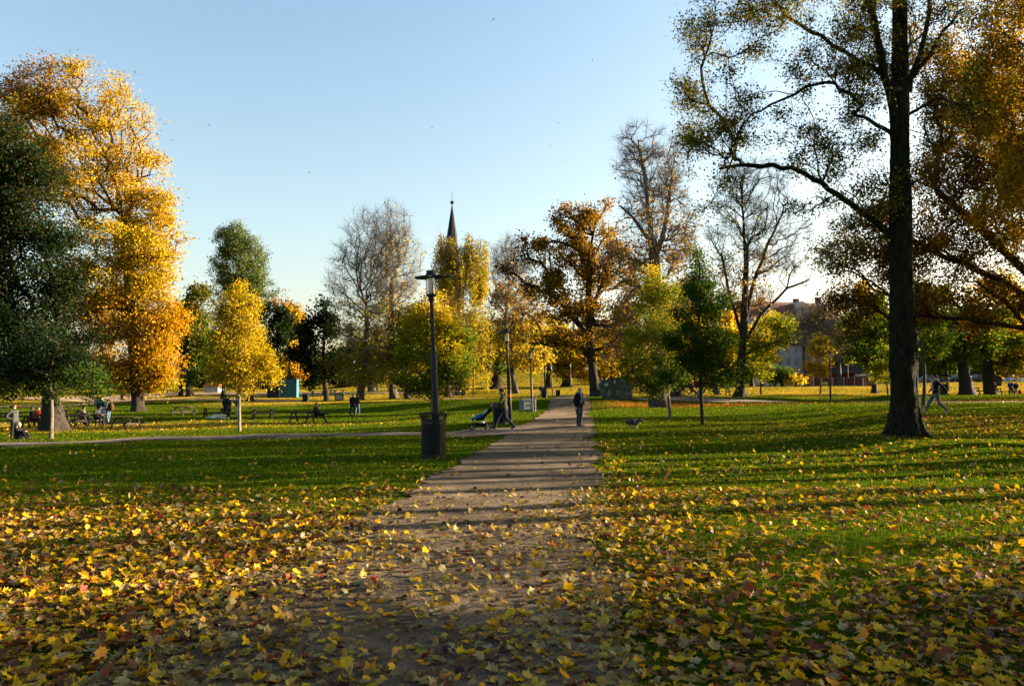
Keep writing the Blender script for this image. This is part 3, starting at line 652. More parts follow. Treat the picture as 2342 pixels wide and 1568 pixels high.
tree(1534, 959, 42, 8, (1505, 640), [(1495, 850, 78, 48, 1, None, 1, 'grnyel'), (1498, 780, 62, 55, 1, None, 1, 'ygreen'), (1498, 690, 40, 65, 1, None, 1, 'ygreen'), (1490, 640, 18, 30, 1, None, 1, 'yellow')], 520, 21000, .1,
     'young maple with yellow green leaves on a pale leaning trunk', YG, 'ygreen', 4, 'bark_pale', 1.3, clump=5, wobble=.3, uni=.5, gap=.35, sig=.22, r0=.008, step=.4, kt=10)
tree(1608, 968, 37, 8.5, (1600, 600), [(1612, 850, 84, 42), (1608, 790, 76, 52), (1602, 710, 54, 60), (1598, 630, 26, 60), (1596, 580, 10, 26)], 560, 27000, .1,
     'young conical maple with dark green leaves and a straight black trunk', YG, 'green', 5, 'bark_dark', 1.3, clump=5, wobble=.3, uni=.5, gap=.35, sig=.22, r0=.008, step=.4, kt=10)
tree(1740, 901, 88, 4, (1740, 800), [(1738, 828, 38, 36), (1738, 800, 24, 30)], 160, 3000, .2, 'small golden tree on a thin dark trunk in front of the wire fence', YG, 'orange', 6, 'bark_dark', 1.2, sig=.3, kt=8)
tree(1876, 900, 88, 4, (1874, 780), [(1878, 850, 26, 20), (1875, 815, 30, 36), (1870, 790, 18, 30)], 170, 3600, .2, 'small golden yellow tree on a thin pale trunk in front of the long red shed', YG, 'yellow', 7, 'bark_pale', 1.2, sig=.28, kt=8)
tree(2031, 903, 84, 4, (2031, 800), [(2030, 855, 36, 24, 1, None, 1, 'ygreen'), (2030, 820, 40, 30, 1, None, 1, 'grnyel')], 170, 3600, .2, 'small yellow green tree on a thin trunk just left of the great birch trunk', YG, 'ygreen', 8, 'bark_dark', 1.2, sig=.3, kt=8)
tree(2112, 928, 50, 9, (2102, 760), [(2140, 760, 60, 50), (2130, 700, 50, 50)], 220, 4200, .17, 'slim grey trunked tree with green leaves just right of the great birch', YG, 'grnyel', 9, 'bark_grey', 1.3, sig=.3, kt=10, r0=.01)
tree(116, 1003, 41, 9, (112, 860), [(60, 835, 130, 46, 1, None, 1, 'dkgreen'), (150, 872, 80, 34, .8, None, 1, 'green'), (10, 885, 60, 28, .5, None, 1, 'grnyel'), (100, 800, 90, 60, 1, None, 1, 'dkgreen')], 320, 13000, .12, 'slim young tree with a pale sunlit trunk in front of the thick dark maple', YG, 'grnyel', 10, 'bark_pale', 1.5, clump=6, uni=.4, sig=.28, r0=.009, step=.5, kt=12)
# ---- the big trees at left
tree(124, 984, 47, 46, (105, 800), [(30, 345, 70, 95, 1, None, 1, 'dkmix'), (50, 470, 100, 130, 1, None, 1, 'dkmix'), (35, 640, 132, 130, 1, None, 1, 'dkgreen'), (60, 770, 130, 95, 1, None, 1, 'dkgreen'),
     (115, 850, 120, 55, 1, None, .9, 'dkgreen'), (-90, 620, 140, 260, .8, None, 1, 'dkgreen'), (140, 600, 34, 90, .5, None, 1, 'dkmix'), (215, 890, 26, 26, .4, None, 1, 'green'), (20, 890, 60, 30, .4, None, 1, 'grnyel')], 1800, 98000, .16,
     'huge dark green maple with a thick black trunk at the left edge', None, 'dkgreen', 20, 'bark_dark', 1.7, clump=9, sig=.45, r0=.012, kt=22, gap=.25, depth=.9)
tree(317, 909, 76, 26, (280, 500), [(95, 210, 100, 90, 1, None, .7, 'mauve'), (190, 230, 100, 90, 1, None, .8, 'goldor'), (40, 330, 120, 130, 1.3, None, .9, 'goldor'), (270, 290, 90, 80, 1, None, .65, 'goldor'), (180, 400, 130, 120, 1, None, .85, 'goldor'),
     (310, 420, 75, 100, 1, None, .8, 'goldor'), (345, 520, 68, 100, 1.2, None, .9, 'goldor'), (260, 600, 130, 120, 1, None, 1.2, 'yellow'), (330, 640, 70, 80, 1, None, 1, 'goldor'), (290, 750, 125, 95, 1.1, None, 1.3, 'orange'), (385, 740, 42, 60, .8, None, 1.1, 'orange'),
     (300, 850, 95, 50, 1, None, 1.3, 'orange'), (230, 820, 60, 60, .8, None, 1.2, 'orange'), (350, 880, 45, 22, .6, None, 1.2, 'yellow'), (375, 820, 50, 50, .8, None, 1.2, 'orange'), (330, 700, 80, 80, .8, None, 1.2, 'goldor'), (200, 700, 90, 120, .8, None, 1, 'orange')], 2700, 115000, .215,
     'giant chestnut with glowing orange and golden leaves behind the dark maple', None, 'orange', 21, 'bark_dark', 1.5, clump=5, sig=.5, r0=.02, kt=18, gap=.15, depth=.8, step=1.1)
# ---- left middle distance
BG = 'trees along the far side of the lawn'
tree(413, 904, 115, 10, (415, 760), [(405, 760, 45, 80, 1, None, 1, 'olive'), (440, 740, 40, 80)], 330, 8000, .38, 'olive green tree with a straight black trunk right of the giant orange chestnut', BG, 'grnyel', 30, sig=.5, r0=.02)
tree(434, 904, 113, 14, (438, 740), [(455, 740, 45, 85, 1, None, 1, 'olive'), (465, 830, 45, 50), (440, 690, 26, 30, 1, None, 1, 'olive')], 330, 8000, .38, 'dark olive tree with a thick black trunk, the right one of two close trunks', BG, 'green', 31, sig=.5, r0=.02)
tree(555, 893, 165, 12, (555, 640), [(555, 610, 62, 80), (528, 548, 34, 46), (572, 660, 58, 80), (508, 620, 26, 70), (545, 540, 26, 40)], 900, 34000, .3, 'tall windswept grey green poplar rising behind the young yellow maple', BG, 'poplar', 32, 'bark_grey', clump=5, uni=.5, sig=.55, r0=.03, depth=.8, flat=0)
tree(511, 912, 104, 12, (512, 790), [(505, 800, 50, 70, 1, None, 1, 'ygreen')], 220, 5000, .36, 'yellow green tree behind the people and white dog', BG, 'ygreen', 33, sig=.5, r0=.02)
tree(572, 913, 100, 14, (580, 780), [(615, 765, 48, 65), (590, 820, 50, 50), (620, 720, 30, 36)], 340, 9000, .36, 'dense dark green tree left of the turquoise container', BG, 'dkgreen', 34, sig=.45, r0=.02)
tree(664, 893, 150, 10, (660, 760), [(660, 760, 36, 90, 1, None, 1, 'goldor'), (672, 830, 30, 45, 1, None, 1.2, 'orange'), (650, 690, 26, 36, 1, None, .35, 'mauve')], 330, 7000, .42, 'orange leaved tree peeping out above the turquoise container', BG, 'orange', 35, sig=.5, r0=.03)
tree(748, 914, 97, 12, (742, 760), [(730, 760, 42, 62), (715, 830, 46, 50), (765, 830, 36, 50), (740, 710, 26, 30, 1, None, 1, 'dkgreen')], 380, 9500, .34, 'dark green tree on a slim leaning trunk between the black bin and the steel bin', BG, 'dkgreen', 36, sig=.45, r0=.016)
tree(822, 915, 95, 17, (838, 700), [(850, 560, 78, 85, 1.1, None, 0), (815, 640, 72, 80, 1.1, None, .02), (880, 620, 70, 100, .9, None, .05), (840, 740, 90, 80, .9, None, .4), (800, 840, 70, 36, .5, None, 2.2), (870, 845, 85, 36, .5, None, 2.4), (780, 770, 30, 50, .4, None, .8)],
     2300, 6500, .26, 'bare grey tree with a pale fluted trunk and a skirt of yellow leaves', BG, 'ygreen', 37, 'bark_grey', 1.6, sig=.45, twig=5, tl=1.3, r0=.011, up=.3, kt=16, step=1.0, clump=4, rexp=.5, jit=.07, uni=.4)
tree(900, 911, 96, 17, (895, 640), [(895, 520, 48, 62, 1, None, .02), (905, 610, 62, 90, 1, None, .15), (900, 740, 65, 85, .8, None, .35), (930, 850, 50, 36, .4, None, 1.2)], 1900, 3600, .26,
     'bare brownish tree with a straight black trunk behind the pale trunked one', BG, 'goldor', 38, 'bark_grey', sig=.5, twig=5, tl=1.1, r0=.010, up=.3, step=1.0, clump=4, rexp=.5, jit=.07, curve=.25)
tree(933, 912, 95, 15, (933, 740), [(935, 800, 50, 70, 1, None, 1, 'grnyel'), (920, 740, 40, 60, 1, None, .5, 'olive')], 330, 5500, .33, 'olive tree with a grey trunk just left of the nearest street lamp', BG, 'grnyel', 39, 'bark_grey', sig=.45, r0=.02)
tree(849, 896, 125, 14, (850, 760), [(840, 800, 70, 60, 1, None, 1, 'green')], 260, 4500, .4, 'green tree with a short sunlit trunk far behind the steel bin', BG, 'green', 40, 'bark_grey', sig=.5, r0=.02)
tree(1024, 906, 108, 13, (1030, 760), [(1020, 800, 60, 60, 1, None, 1, 'grnyel')], 260, 5000, .38, 'leafy green tree beside the child in pink', BG, 'grnyel', 41, sig=.5, r0=.02)
tree(1050, 893, 135, 11, (1052, 640), [(1050, 562, 60, 34, 1, None, 1), (1012, 590, 30, 60), (1050, 620, 66, 60), (1095, 600, 26, 70), (1070, 750, 72, 70, 1, None, .8), (1050, 830, 75, 45, .8, None, .6, 'grnyel')],
     900, 30000, .3, 'weeping birch with hanging golden yellow leaves below the church spire', BG, 'weep', 42, 'bark_birch', 1.3, clump=6, uni=.45, sig=.5, weep=3.8, twig=2, tl=2.5, r0=.02, step=1.2)
tree(1134, 890, 142, 24, (1140, 760), [(1135, 790, 90, 60, 1, None, 1, 'grnyel'), (1120, 740, 60, 40, .6, None, 1, 'ygreen')], 420, 11000, .42, 'broad green and yellow tree on a thick split trunk behind the man with the pushchair', BG, 'grnyel', 43, sig=.6, r0=.03)
tree(1180, 893, 130, 13, (1172, 760), [(1180, 700, 62, 75, 1, None, .4, 'oak'), (1200, 790, 70, 60, 1, None, .8, 'yellow'), (1160, 640, 40, 60, .8, None, .04)], 800, 9000, .38, 'fan shaped tree with fine grey branches and scattered gold leaves behind the second street lamp', BG, 'yellow', 44, 'bark_grey', sig=.5, twig=5, tl=1.6, r0=.02, up=.4, clump=5, jit=.05, curve=.2)
tree(1165, 884, 175, 8, (1165, 640), [(1160, 600, 46, 65), (1185, 600, 36, 60)], 420, 0, .3, 'faint bare tree far away left of the brown oak', BG, 'yellow', 45, 'bark_grey', twig=7, tl=2.2, r0=.022, up=.3, clump=4, jit=.06)
tree(1252, 890, 150, 12, (1250, 780), [(1250, 800, 60, 60, 1, None, 1, 'grnyel'), (1240, 760, 70, 50)], 380, 9000, .45, 'yellow green tree far down the path beside the farthest street lamps', BG, 'yellow', 46, sig=.6, r0=.03)
tree(1295, 885, 152, 20, (1300, 770), [(1300, 800, 70, 55, 1, None, 1), (1330, 830, 50, 40)], 380, 9000, .45, 'yellow tree on a dark forked trunk at the foot of the leafy slope', BG, 'yellow', 47, sig=.6, r0=.03)
tree(1400, 885, 155, 14, (1400, 780), [(1400, 800, 60, 60, 1, None, 1), (1370, 840, 60, 30)], 380, 9000, .45, 'yellow leaved tree far behind the green waste container', BG, 'yellow', 48, sig=.6, r0=.03)
tree(1363, 904, 80, 22, (1352, 560), [(1310, 520, 52, 55, 1, None, 1, 'oak'), (1370, 530, 62, 66, 1, None, 1, 'oak'), (1250, 590, 52, 58, 1, None, 1), (1200, 570, 22, 36, .6, None, 1, 'dkbrown'), (1330, 640, 90, 80), (1240, 680, 60, 60, .9, None, .8), (1420, 640, 40, 100, .8, None, .9), (1190, 620, 36, 36, .6, None, .9, 'dkbrown'),
     (1330, 760, 110, 55, .9, None, .8), (1220, 790, 90, 26, .6, None, .6), (1420, 780, 60, 50, .7, None, .9)], 1500, 30000, .25,
     'large oak with rusty brown leaves and a thick black trunk beside the path', BG, 'oak', 50, sig=.42, r0=.026, limbs=[([(1362, 822), (1335, 800), (1295, 783), (1262, 792), (1238, 784)], 5, .8), ([(1360, 780), (1320, 740), (1280, 690), (1240, 660)], 6, 3), ([(1358, 740), (1345, 640), (1325, 560)], 8, 3), ([(1358, 700), (1385, 620), (1400, 560)], 6, 3)], kt=18, up=.2)
tree(1508, 932, 61, 42, (1492, 540), [(1470, 320, 55, 40, 1, None, 0), (1475, 400, 72, 75, 1.1, None, .06), (1540, 400, 40, 80, .8, None, .15), (1500, 520, 90, 100, 1, None, .35), (1440, 600, 60, 60, .8, None, .6), (1560, 600, 50, 70, .7, None, .5), (1480, 720, 90, 80, 1, None, 1.1), (1420, 780, 50, 60, .6, None, 1.2)],
     2500, 9500, .2, 'old tall horse chestnut with a knobbly thick trunk and bare upper branches', BG, 'oak', 51, 'bark_grey', 1.25, sig=.35, twig=5, tl=.9, r0=.0105, clump=5, rexp=.48, limbs=[([(1495, 640), (1490, 560), (1482, 480), (1475, 400), (1462, 320)], 12, 3), ([(1494, 600), (1520, 520), (1535, 440)], 9, 3), ([(1492, 560), (1450, 500), (1420, 470)], 7, 2), ([(1496, 680), (1430, 640), (1400, 660)], 6, 2)], kt=22, knob=.1, up=.15, step=.8, curve=.45)
tree(1547, 908, 72, 24, (1548, 800), [(1550, 760, 70, 60, 1, None, .8, 'goldor'), (1560, 700, 60, 60, .8, None, .5, 'oak')], 420, 7000, .28, 'stout dark trunk with golden leaves between the knobbly chestnut and the green young maple', BG, 'goldor', 52, flare=1.5, sig=.4, r0=.018, kt=16)
tree(1692, 908, 76, 22, (1708, 560), [(1680, 420, 52, 50, 1, None, 0), (1740, 430, 75, 70, 1.1, None, 0), (1680, 530, 72, 90, 1, None, .02), (1780, 540, 85, 85, 1.1, None, 0), (1700, 640, 80, 80, .9, None, .15, 'oak'), (1820, 610, 50, 50, .6, None, 0), (1770, 760, 60, 40, .5, None, 1.4, 'ygreen'), (1730, 820, 50, 46, .4, None, 1.3, 'ygreen')],
     2600, 5200, .24, 'bare fan shaped tree with hundreds of fine grey branches against the pale sky', BG, 'ygreen', 53, 'bark_dark', 1.9, sig=.4, twig=4, tl=1.1, r0=.0095, clump=4, rexp=.48, jit=.05, limbs=[([(1698, 760), (1720, 660), (1755, 560), (1790, 490)], 6.5, 2), ([(1696, 780), (1670, 680), (1650, 580)], 5, 2), ([(1700, 700), (1705, 600), (1700, 500), (1695, 420)], 8, 2), ([(1695, 800), (1740, 720), (1800, 660), (1850, 640)], 5, 2), ([(1694, 815), (1730, 795), (1780, 782), (1830, 790)], 4, 1.5)], kt=18, up=.5, curve=.2)
tree(1640, 897, 92, 12, (1640, 800), [(1645, 770, 60, 70, 1, None, 1, 'goldor')], 300, 5000, .35, 'golden tree with a twin trunk behind the far right picnic table', BG, 'goldor', 54, sig=.5, r0=.02)
# ---- right middle distance
tree(1838, 884, 120, 10, (1836, 790), [(1820, 760, 52, 36), (1850, 735, 45, 35)], 500, 500, .3, 'bare dark tree in front of the tall apartment house', BG, 'goldor', 60, 'bark_grey', sig=.5, twig=6, tl=1.6, r0=.018, up=.2, clump=5)
tree(1919, 880, 118, 11, (1915, 770), [(1905, 740, 60, 40), (1900, 780, 62, 40), (1895, 700, 30, 30)], 560, 1600, .3, 'bare brown tree standing behind the long red shed', BG, 'yellow', 61, 'bark_grey', sig=.5, twig=6, tl=1.6, r0=.018, up=.2, clump=5)
tree(1790, 886, 108, 6, (1790, 850), [(1785, 855, 34, 22)], 120, 3200, .3, 'round dark green shrub behind the wire fence', 'shrubs by the fence', 'green', 62, name='shrub', cat='shrub', sig=.35)
tree(1820, 884, 108, 4, (1822, 865), [(1822, 868, 24, 15)], 80, 700, .3, 'thin yellow shrub in front of the small red shed', 'shrubs by the fence', 'yellow', 63, name='shrub', cat='shrub', sig=.35)
tree(1960, 886, 122, 12, (1970, 760), [(1975, 780, 50, 80, 1, None, 1, 'ygreen'), (1985, 700, 40, 60, .8, None, .8, 'goldor'), (2020, 730, 50, 70)], 500, 11000, .36, 'yellow green tree behind the right end of the long red shed', BG, 'ygreen', 64, sig=.5, r0=.02)
tree(1720, 890, 128, 10, (1720, 800), [(1700, 800, 40, 60, 1, None, 1), (1745, 770, 50, 50, .7, None, .7)], 300, 4500, .38, 'pale yellow tree in front of the left end of the apartment house', BG, 'yellow', 65, sig=.5, r0=.02)
tree(2000, 900, 92, 14, (2000, 800), [(2000, 800, 75, 60, 1, None, 1, 'green'), (1985, 740, 60, 60, .8, None, 1, 'grnyel')], 420, 8500, .33, 'leafy green tree just left of the great birch trunk', BG, 'green', 66, sig=.45, r0=.018)
tree(2211, 904, 76, 29, (2190, 760), [(2180, 800, 80, 50, 1, None, 1, 'grnyel'), (2150, 720, 90, 70, 1, None, .8, 'green'), (2250, 750, 60, 60)], 620, 13000, .27, 'leafy green tree with a dark leaning trunk right of the walking woman', BG, 'grnyel', 67, flare=1.7, sig=.42, r0=.018, kt=18)
tree(2267, 903, 80, 26, (2268, 740), [(2290, 790, 60, 60, 1, None, 1, 'ygreen'), (2280, 700, 80, 80, 1, None, 1, 'goldor'), (2320, 830, 40, 40, .7, None, 1, 'yellow'), (2370, 740, 80, 120)], 620, 13000, .28, 'yellow tree with a broad straight trunk beside the dark picnic table at right', BG, 'yellow', 68, flare=1.4, sig=.42, r0=.018, kt=18)
# ---- the copper coloured beech behind the birch (its trunk is at the right edge of the picture)
tree(2412, 952, 34, 72, (2390, 560), [(2250, 330, 110, 140, 1, None, 1), (2350, 300, 120, 180, .8, None, .8), (2120, 470, 110, 110, .9, None, .7), (2020, 560, 80, 80, .8, None, .6), (2000, 660, 70, 46, .7, None, .7, 'dkbrown'), (2140, 620, 110, 90, 1, None, 1), (2250, 560, 100, 120, 1, None, 1.1), (2270, 700, 90, 70, .9, None, 1), (2120, 720, 90, 50, .6, None, .9, 'dkbrown'), (2440, 500, 120, 300, .6, None, .8), (2180, 190, 80, 130, 1.2, None, 1.1), (2150, 400, 80, 100, 1, None, 1.1), (2150, 60, 70, 70, .5, None, .7, 'oak'), (1965, 610, 85, 105, 1.2, None, 1.2), (1955, 710, 70, 50, .6, None, .8, 'dkbrown'), (1985, 480, 70, 60, .6, None, .7)],
     3300, 100000, .105, 'big beech with copper brown leaves, its black trunk at the right edge', None, 'brown', 70, 'bark_dark', 1.7, sig=.3, r0=.007, limbs=[([(2395, 700), (2290, 640), (2200, 600), (2110, 560)], 9, 2, ), ([(2400, 760), (2260, 740), (2180, 730), (2100, 720)], 7, 2), ([(2390, 640), (2240, 520), (2150, 440)], 8, 2), ([(2400, 800), (2300, 690), (2230, 640)], 7, 2)], kt=26, gap=.2, up=.1, step=.5)
# ---- larch hanging into the picture from the right
tree(2640, 1010, 25, 60, (2600, -300), [(2330, 60, 120, 110, 1, 2.2), (2270, 200, 80, 110, 1, 1.8), (2360, 300, 70, 160, 1, 2), (2300, 400, 50, 100, .8, 1.5), (2400, 500, 90, 200, .7, 2), (2230, 90, 80, 60, .8, 1.5)],
     1100, 60000, .08, 'larch with drooping golden needles hanging into the upper right corner', None, 'larch', 71, 'bark_dark', 1.5, sig=.22, r0=.007, weep=.9, kt=18, up=.0, step=.5, flat=-.2)
# ---- the great birch
BL = [([(2062, 330), (2040, 290), (2010, 180), (1985, 60), (1965, -60), (1940, -200)], 13, 5), ([(2045, 520), (1990, 480), (1945, 445), (1900, 405), (1850, 375), (1790, 358), (1720, 357), (1665, 362)], 8.5, 3.5, ), ([(2052, 330), (2020, 290), (1985, 268), (1950, 262)], 6, 3.5), ([(1950, 262), (1900, 235), (1850, 222), (1790, 245), (1730, 270), (1690, 295)], 5, 2),
      ([(1720, 357), (1700, 330), (1705, 300), (1680, 270), (1670, 235), (1640, 215)], 3, 1.2), ([(1665, 362), (1640, 350), (1600, 330), (1570, 325)], 2.5, 1.2), ([(1645, 352), (1650, 400), (1630, 440), (1605, 475)], 2.2, 1.0), ([(2085, 200), (2105, 130), (2130, 50), (2150, -80)], 9, 4), ([(2095, 170), (2140, 100), (2190, 20)], 6, 3),
      ([(1985, 60), (1930, -20), (1860, -60)], 5, 2), ([(2010, 180), (1950, 100), (1880, 40), (1800, -20)], 4, 1.5), ([(1700, -80), (1690, 0), (1670, 60), (1640, 90)], 2, 1), ([(2050, 560), (2000, 545), (1950, 560), (1910, 600)], 4, 1.5), ([(2055, 690), (2000, 640), (1950, 610)], 3.5, 1.5), ([(2060, 250), (2140, 230), (2200, 240)], 5, 2)]
BL = [(([(x, y, (-1.2 if i % 3 == 0 else 1.0 if i % 3 == 1 else 0) * min(1, abs(x - 2060) / 200)) for x, y in p]), a, b_) for i, (p, a, b_) in enumerate(BL)]
tree(2070, 998, 23.4, 59, (2058, -150), [(1660, 60, 110, 90, 1, 1.6, 1), (1640, 220, 90, 100, 1, 1.6, 1), (1630, 340, 95, 70, 1, 1.5, 1.1), (1640, 450, 55, 60, .7, 1, .8), (1800, 60, 90, 80, 1, 1.8, 1), (1780, 300, 110, 50, .9, 1.4, 1), (1870, 350, 90, 60, .9, 1.5, 1), (1900, 130, 90, 120, 1, 2, 1.1), (1990, 100, 80, 150, 1, 2, 1), (1950, 300, 80, 90, 1, 1.8, 1),
     (1960, 430, 90, 80, .9, 1.6, 1), (1870, 470, 70, 40, .5, 1, .7), (1930, 560, 80, 50, .7, 1.3, .8), (2110, 60, 90, 110, .9, 2, 1), (2160, 250, 80, 110, .7, 1.6, .8), (1900, -120, 300, 130, .5, 2.5, .8), (1760, -80, 140, 80, .6, 1.8, 1)],
     2500, 42000, .075, 'great birch with a massive dark furrowed trunk and a long arching lower limb', None, 'birchw', 72, 'bark_big', 1.8, wobble=.15, sig=.17, twig=3, tl=.6, r0=.0042, weep=0, limbs=BL, kt=96, gap=.28, up=.0, step=.35, flat=.1, curve=.3)
# ---- distant background rows
rb = np.random.RandomState(5)
far = [(-120, 'green', 800), (-20, 'olive', 800), (60, 'yellow', 810), (180, 'green', 800), (340, 'yellow', 830), (480, 'olive', 800), (600, 'green', 780), (700, 'olive', 790), (780, 'dkgreen', 800), (870, 'green', 790), (960, 'ygreen', 780), (1060, 'green', 780), (1150, 'yellow', 770), (1230, 'grnyel', 780),
       (1310, 'yellow', 770), (1385, 'grnyel', 770), (1460, 'yellow', 760), (1540, 'goldor', 770), (1620, 'oak', 780), (1690, 'ygreen', 790), (1960, 'green', 760), (2050, 'grnyel', 760), (2140, 'green', 770), (2240, 'ygreen', 760), (2340, 'yellow', 760)]
cn = {'green': 'green', 'olive': 'olive', 'yellow': 'yellow', 'dkgreen': 'dark green', 'ygreen': 'yellow green', 'grnyel': 'light green', 'goldor': 'golden', 'oak': 'rusty'}
sp_ = ['at the far left edge', 'behind the huge dark maple', 'behind the bench sitters', 'behind the giant chestnut', 'left of the twin black trunks', 'behind the standing people and white dog', 'behind the young yellow maple', 'above the black bin', 'above the stone tables', 'behind the walking couple', 'behind the nearest street lamp', 'right of the nearest street lamp',
       'behind the second street lamp', 'behind the third street lamp', 'behind the farthest street lamps', 'behind the waste container', 'left of the knobbly chestnut', 'right of the knobbly chestnut', 'behind the dark green young maple', 'left of the apartment house', 'right of the red shed', 'behind the great birch trunk', 'behind the walking woman', 'behind the leaning dark trunk', 'at the far right edge']
for i, (px, pal, ty) in enumerate(far):
    Y = 215 + rb.uniform(-12, 25) if 950 < px < 1500 else 178 + rb.uniform(-10, 15)
    b = Vector((at(px, 880, Y).x, Y, g1(at(px, 880, Y).x, Y)))
    yb = 893 - (b.z - 1.6) / Y * F; h = yb - ty
    tree(px, yb, Y, 9, (px, ty + h * .5), [(px, ty + h * .42, 60, h * .44), (px + rb.uniform(-25, 25), ty + h * .7, 66, h * .32)], 240, 9000, .55, 'distant %s tree in the background %s' % (cn[pal], sp_[i]),
         'distant background trees', pal, 100 + i, sig=.9, r0=.05, branches=True, step=2, depth=.7)
# ---- trees outside the picture on the right: they cast the long shadows across the lawn
off_ = [(18.5, 8.6, 7.8, 2.2, 2.0, 4600), (45, 20.3, 16.5, 2.7, 10.3, 3600), (26, 9.8, 9.5, 2.4, 2.8, 4200), (34, 11.5, 12, 3.6, 4.0, 3600), (36, 25, 14, 3.0, 5.0, 350), (44, 33, 16, 3.2, 4.0, 2800), (52, 40, 17, 3.4, 4, 3000), (60, 49, 18, 3.8, 4, 3200), (46, 15.5, 15, 3.4, 5, 2600),
        (70, 51, 20, 4.2, 4, 3200), (68, 60, 19, 4, 4, 3200), (84, 66, 20, 5, 5, 3400), (78, 78, 18, 5, 4, 3400), (92, 82, 20, 5, 4, 3400), (100, 98, 20, 5, 4, 3400), (116, 110, 20, 6, 4, 3400)]
tall_ = [(17, 14.5), (16.5, 17.2), (18.5, 20.2), (21.5, 19), (20.5, 23.5), (22.5, 27), (26.5, 25), (24.5, 30.5), (26.5, 34.5), (29, 38.5), (32, 43), (35, 48), (39, 54), (23, 16.4), (25, 18.2), (27, 21.8), (23.5, 22.9), (29, 27.5), (28, 30), (30, 33.6), (33, 37.8), (36, 44), (40, 51)]
off_ += [(x, y, 12.5 + (k_ % 3), 2.2, 6.6 + (k_ % 2), 950 if k_ < 13 else 500) for k_, (x, y) in enumerate(tall_)]
where = ['nearest the camera']
for i, (x, y, h, r, cb, nlv) in enumerate(off_):
    b = Vector((x, y, g1(x, y))); Y = y; s = Y / F
    def pz(dx, z): q = (x + dx) / Y * F + CX; return q, HZ - (b.z + z - CAMH) / Y * F
    cx_, cz_ = pz(0, (h + cb) / 2); px, py = pz(0, 0)
    tree(px, py, Y, min(.36 / s * (h / 9), .6 / s) if cb > 6 else .36 / s * (h / 9), pz(0, h * .6), [(cx_, cz_, r / s, (h - cb) / 2 / s)], 170, nlv, .22, 'park tree beyond the right edge of the picture, its shadow on the lawn', 'park trees beyond the right edge', 'ygreen', 200 + i, clump=12, base=b, sig=.5, r0=.02, gap=.3, depth=1.0)
print('trees', time.time() - t1_)
# ================================================================ STREET LAMPS
def lamp(px, py, Y, label, lean=2.6, detail=True, h=4.55, rz=0.0):
    b = gp(px, py, Y); rt = root('street_lamp', b, label, 'street lamp', 'park street lamps', rot=(0, math.radians(-lean), rz))
    m = MB(); m.loft([(0, 0, -.3), (0, 0, 1.0), (0, 0, 2.5), (0, 0, 2.55)], [.085, .083, .078, .062], 16); m.loft([(0, 0, 2.56), (0, 0, 3.82)], [.052, .045], 14); m.build('pole', M['iron'], rt, smooth=False)
    m = MB(); m.lathe([(.0, 3.80), (.062, 3.80), (.066, 3.90), (.125, 3.93), (.13, 3.975), (.0, 3.98)], k=20); m.build('collar', M['iron'], rt)
    m = MB(); m.lathe([(.105, 3.98), (.112, 4.1), (.118, 4.40)], k=24); m.lathe([(.112, 4.40), (.106, 4.1), (.099, 3.98)], k=24); m.build('glass_cylinder', M['glass'], rt)
    m = MB()
    for i in range(5): m.lathe([(.03, 4.16 + i * .045), (.075, 4.15 + i * .045), (.078, 4.165 + i * .045), (.03, 4.175 + i * .045)], k=16)
    m.lathe([(.028, 3.98), (.05, 4.0), (.055, 4.1), (.022, 4.15), (.022, 4.42)], k=12); m.build('louvre', M['steel'], rt)
    m = MB()
    for i in range(4):
        a = i * math.pi / 2 + .4; m.tube((.124 * math.cos(a), .124 * math.sin(a), 3.96), (.124 * math.cos(a), .124 * math.sin(a), 4.45), .007, k=6)
    m.build('strut', M['iron'], rt)
    m = MB(); m.lathe([(.10, 4.425), (.2, 4.418), (.40, 4.388), (.405, 4.398), (.2, 4.436), (.115, 4.45), (.10, 4.425)], k=32); m.build('lamp_shade', M['iron'], rt, smooth=True)
    m = MB(); m.lathe([(.0, 4.45), (.11, 4.452), (.115, 4.49), (.1, 4.505), (.1, 4.53), (.112, 4.54), (.105, 4.56), (0, 4.565)], k=20); m.build('cap', M['iron'], rt)
    return rt
lamp(1001, 1040, 19.5, 'nearest black street lamp, leaning left out of the slatted litter bin')
lamp(1168, 968, 38.5, 'street lamp with an orange band round its pole, behind the man with the pushchair')
ob = None
lamp(1218, 941, 60, 'street lamp rising from the bin beside the grey cabinet')
lamp(1248, 911, 79, 'street lamp rising from the small slatted bin further up the path')
lamp(1264, 908, 112, 'farthest thin street lamp left of the path, just left of the square dark bin')
lamp(1900, 922, 70.7, 'lone upright street lamp in front of the long red shed', lean=0)
lamp(1082, 891, 128, 'distant street lamp right of the woman in pink at the foot of the leafy slope', lean=0)
lamp(1037, 905, 112, 'distant street lamp between the child and the woman in pink', lean=0)
lamp(861, 899, 120, 'distant street lamp right of the pale trunk of the bare tree', lean=0)
lamp(1305, 884, 135, 'distant street lamp behind the bald man, near the forked trunk', lean=0)
lamp(2168, 903, 80, 'street lamp right of the walking woman, half hidden by green leaves', lean=0)
p2 = [o for o in col.objects if o.name.startswith('street_lamp')][1]
m = MB(); m.lathe([(.0835, 1.28), (.0875, 1.285), (.0875, 1.42), (.0835, 1.425)], k=16); m.build('band', mat('orange_tape', (.8, .2, .03)), p2)
# old fashioned curved lamp behind the shed
b = gp(1940, 884, 116); rt = root('street_lamp', b, 'curved lamp post with a white globe above the long red shed', 'street lamp', None)
m = MB(); m.loft([(0, 0, -.2), (0, 0, 3.6), (.02, 0, 4.3), (.25, 0, 4.75), (.6, 0, 4.75), (.78, 0, 4.45)], [.06, .05, .04, .035, .03, .03], 8); m.build('pole', M['iron'], rt)
m = MB(); m.ell((.8, 0, 4.2), (.26, .26, .26)); m.build('globe', M['white'], rt, smooth=True)

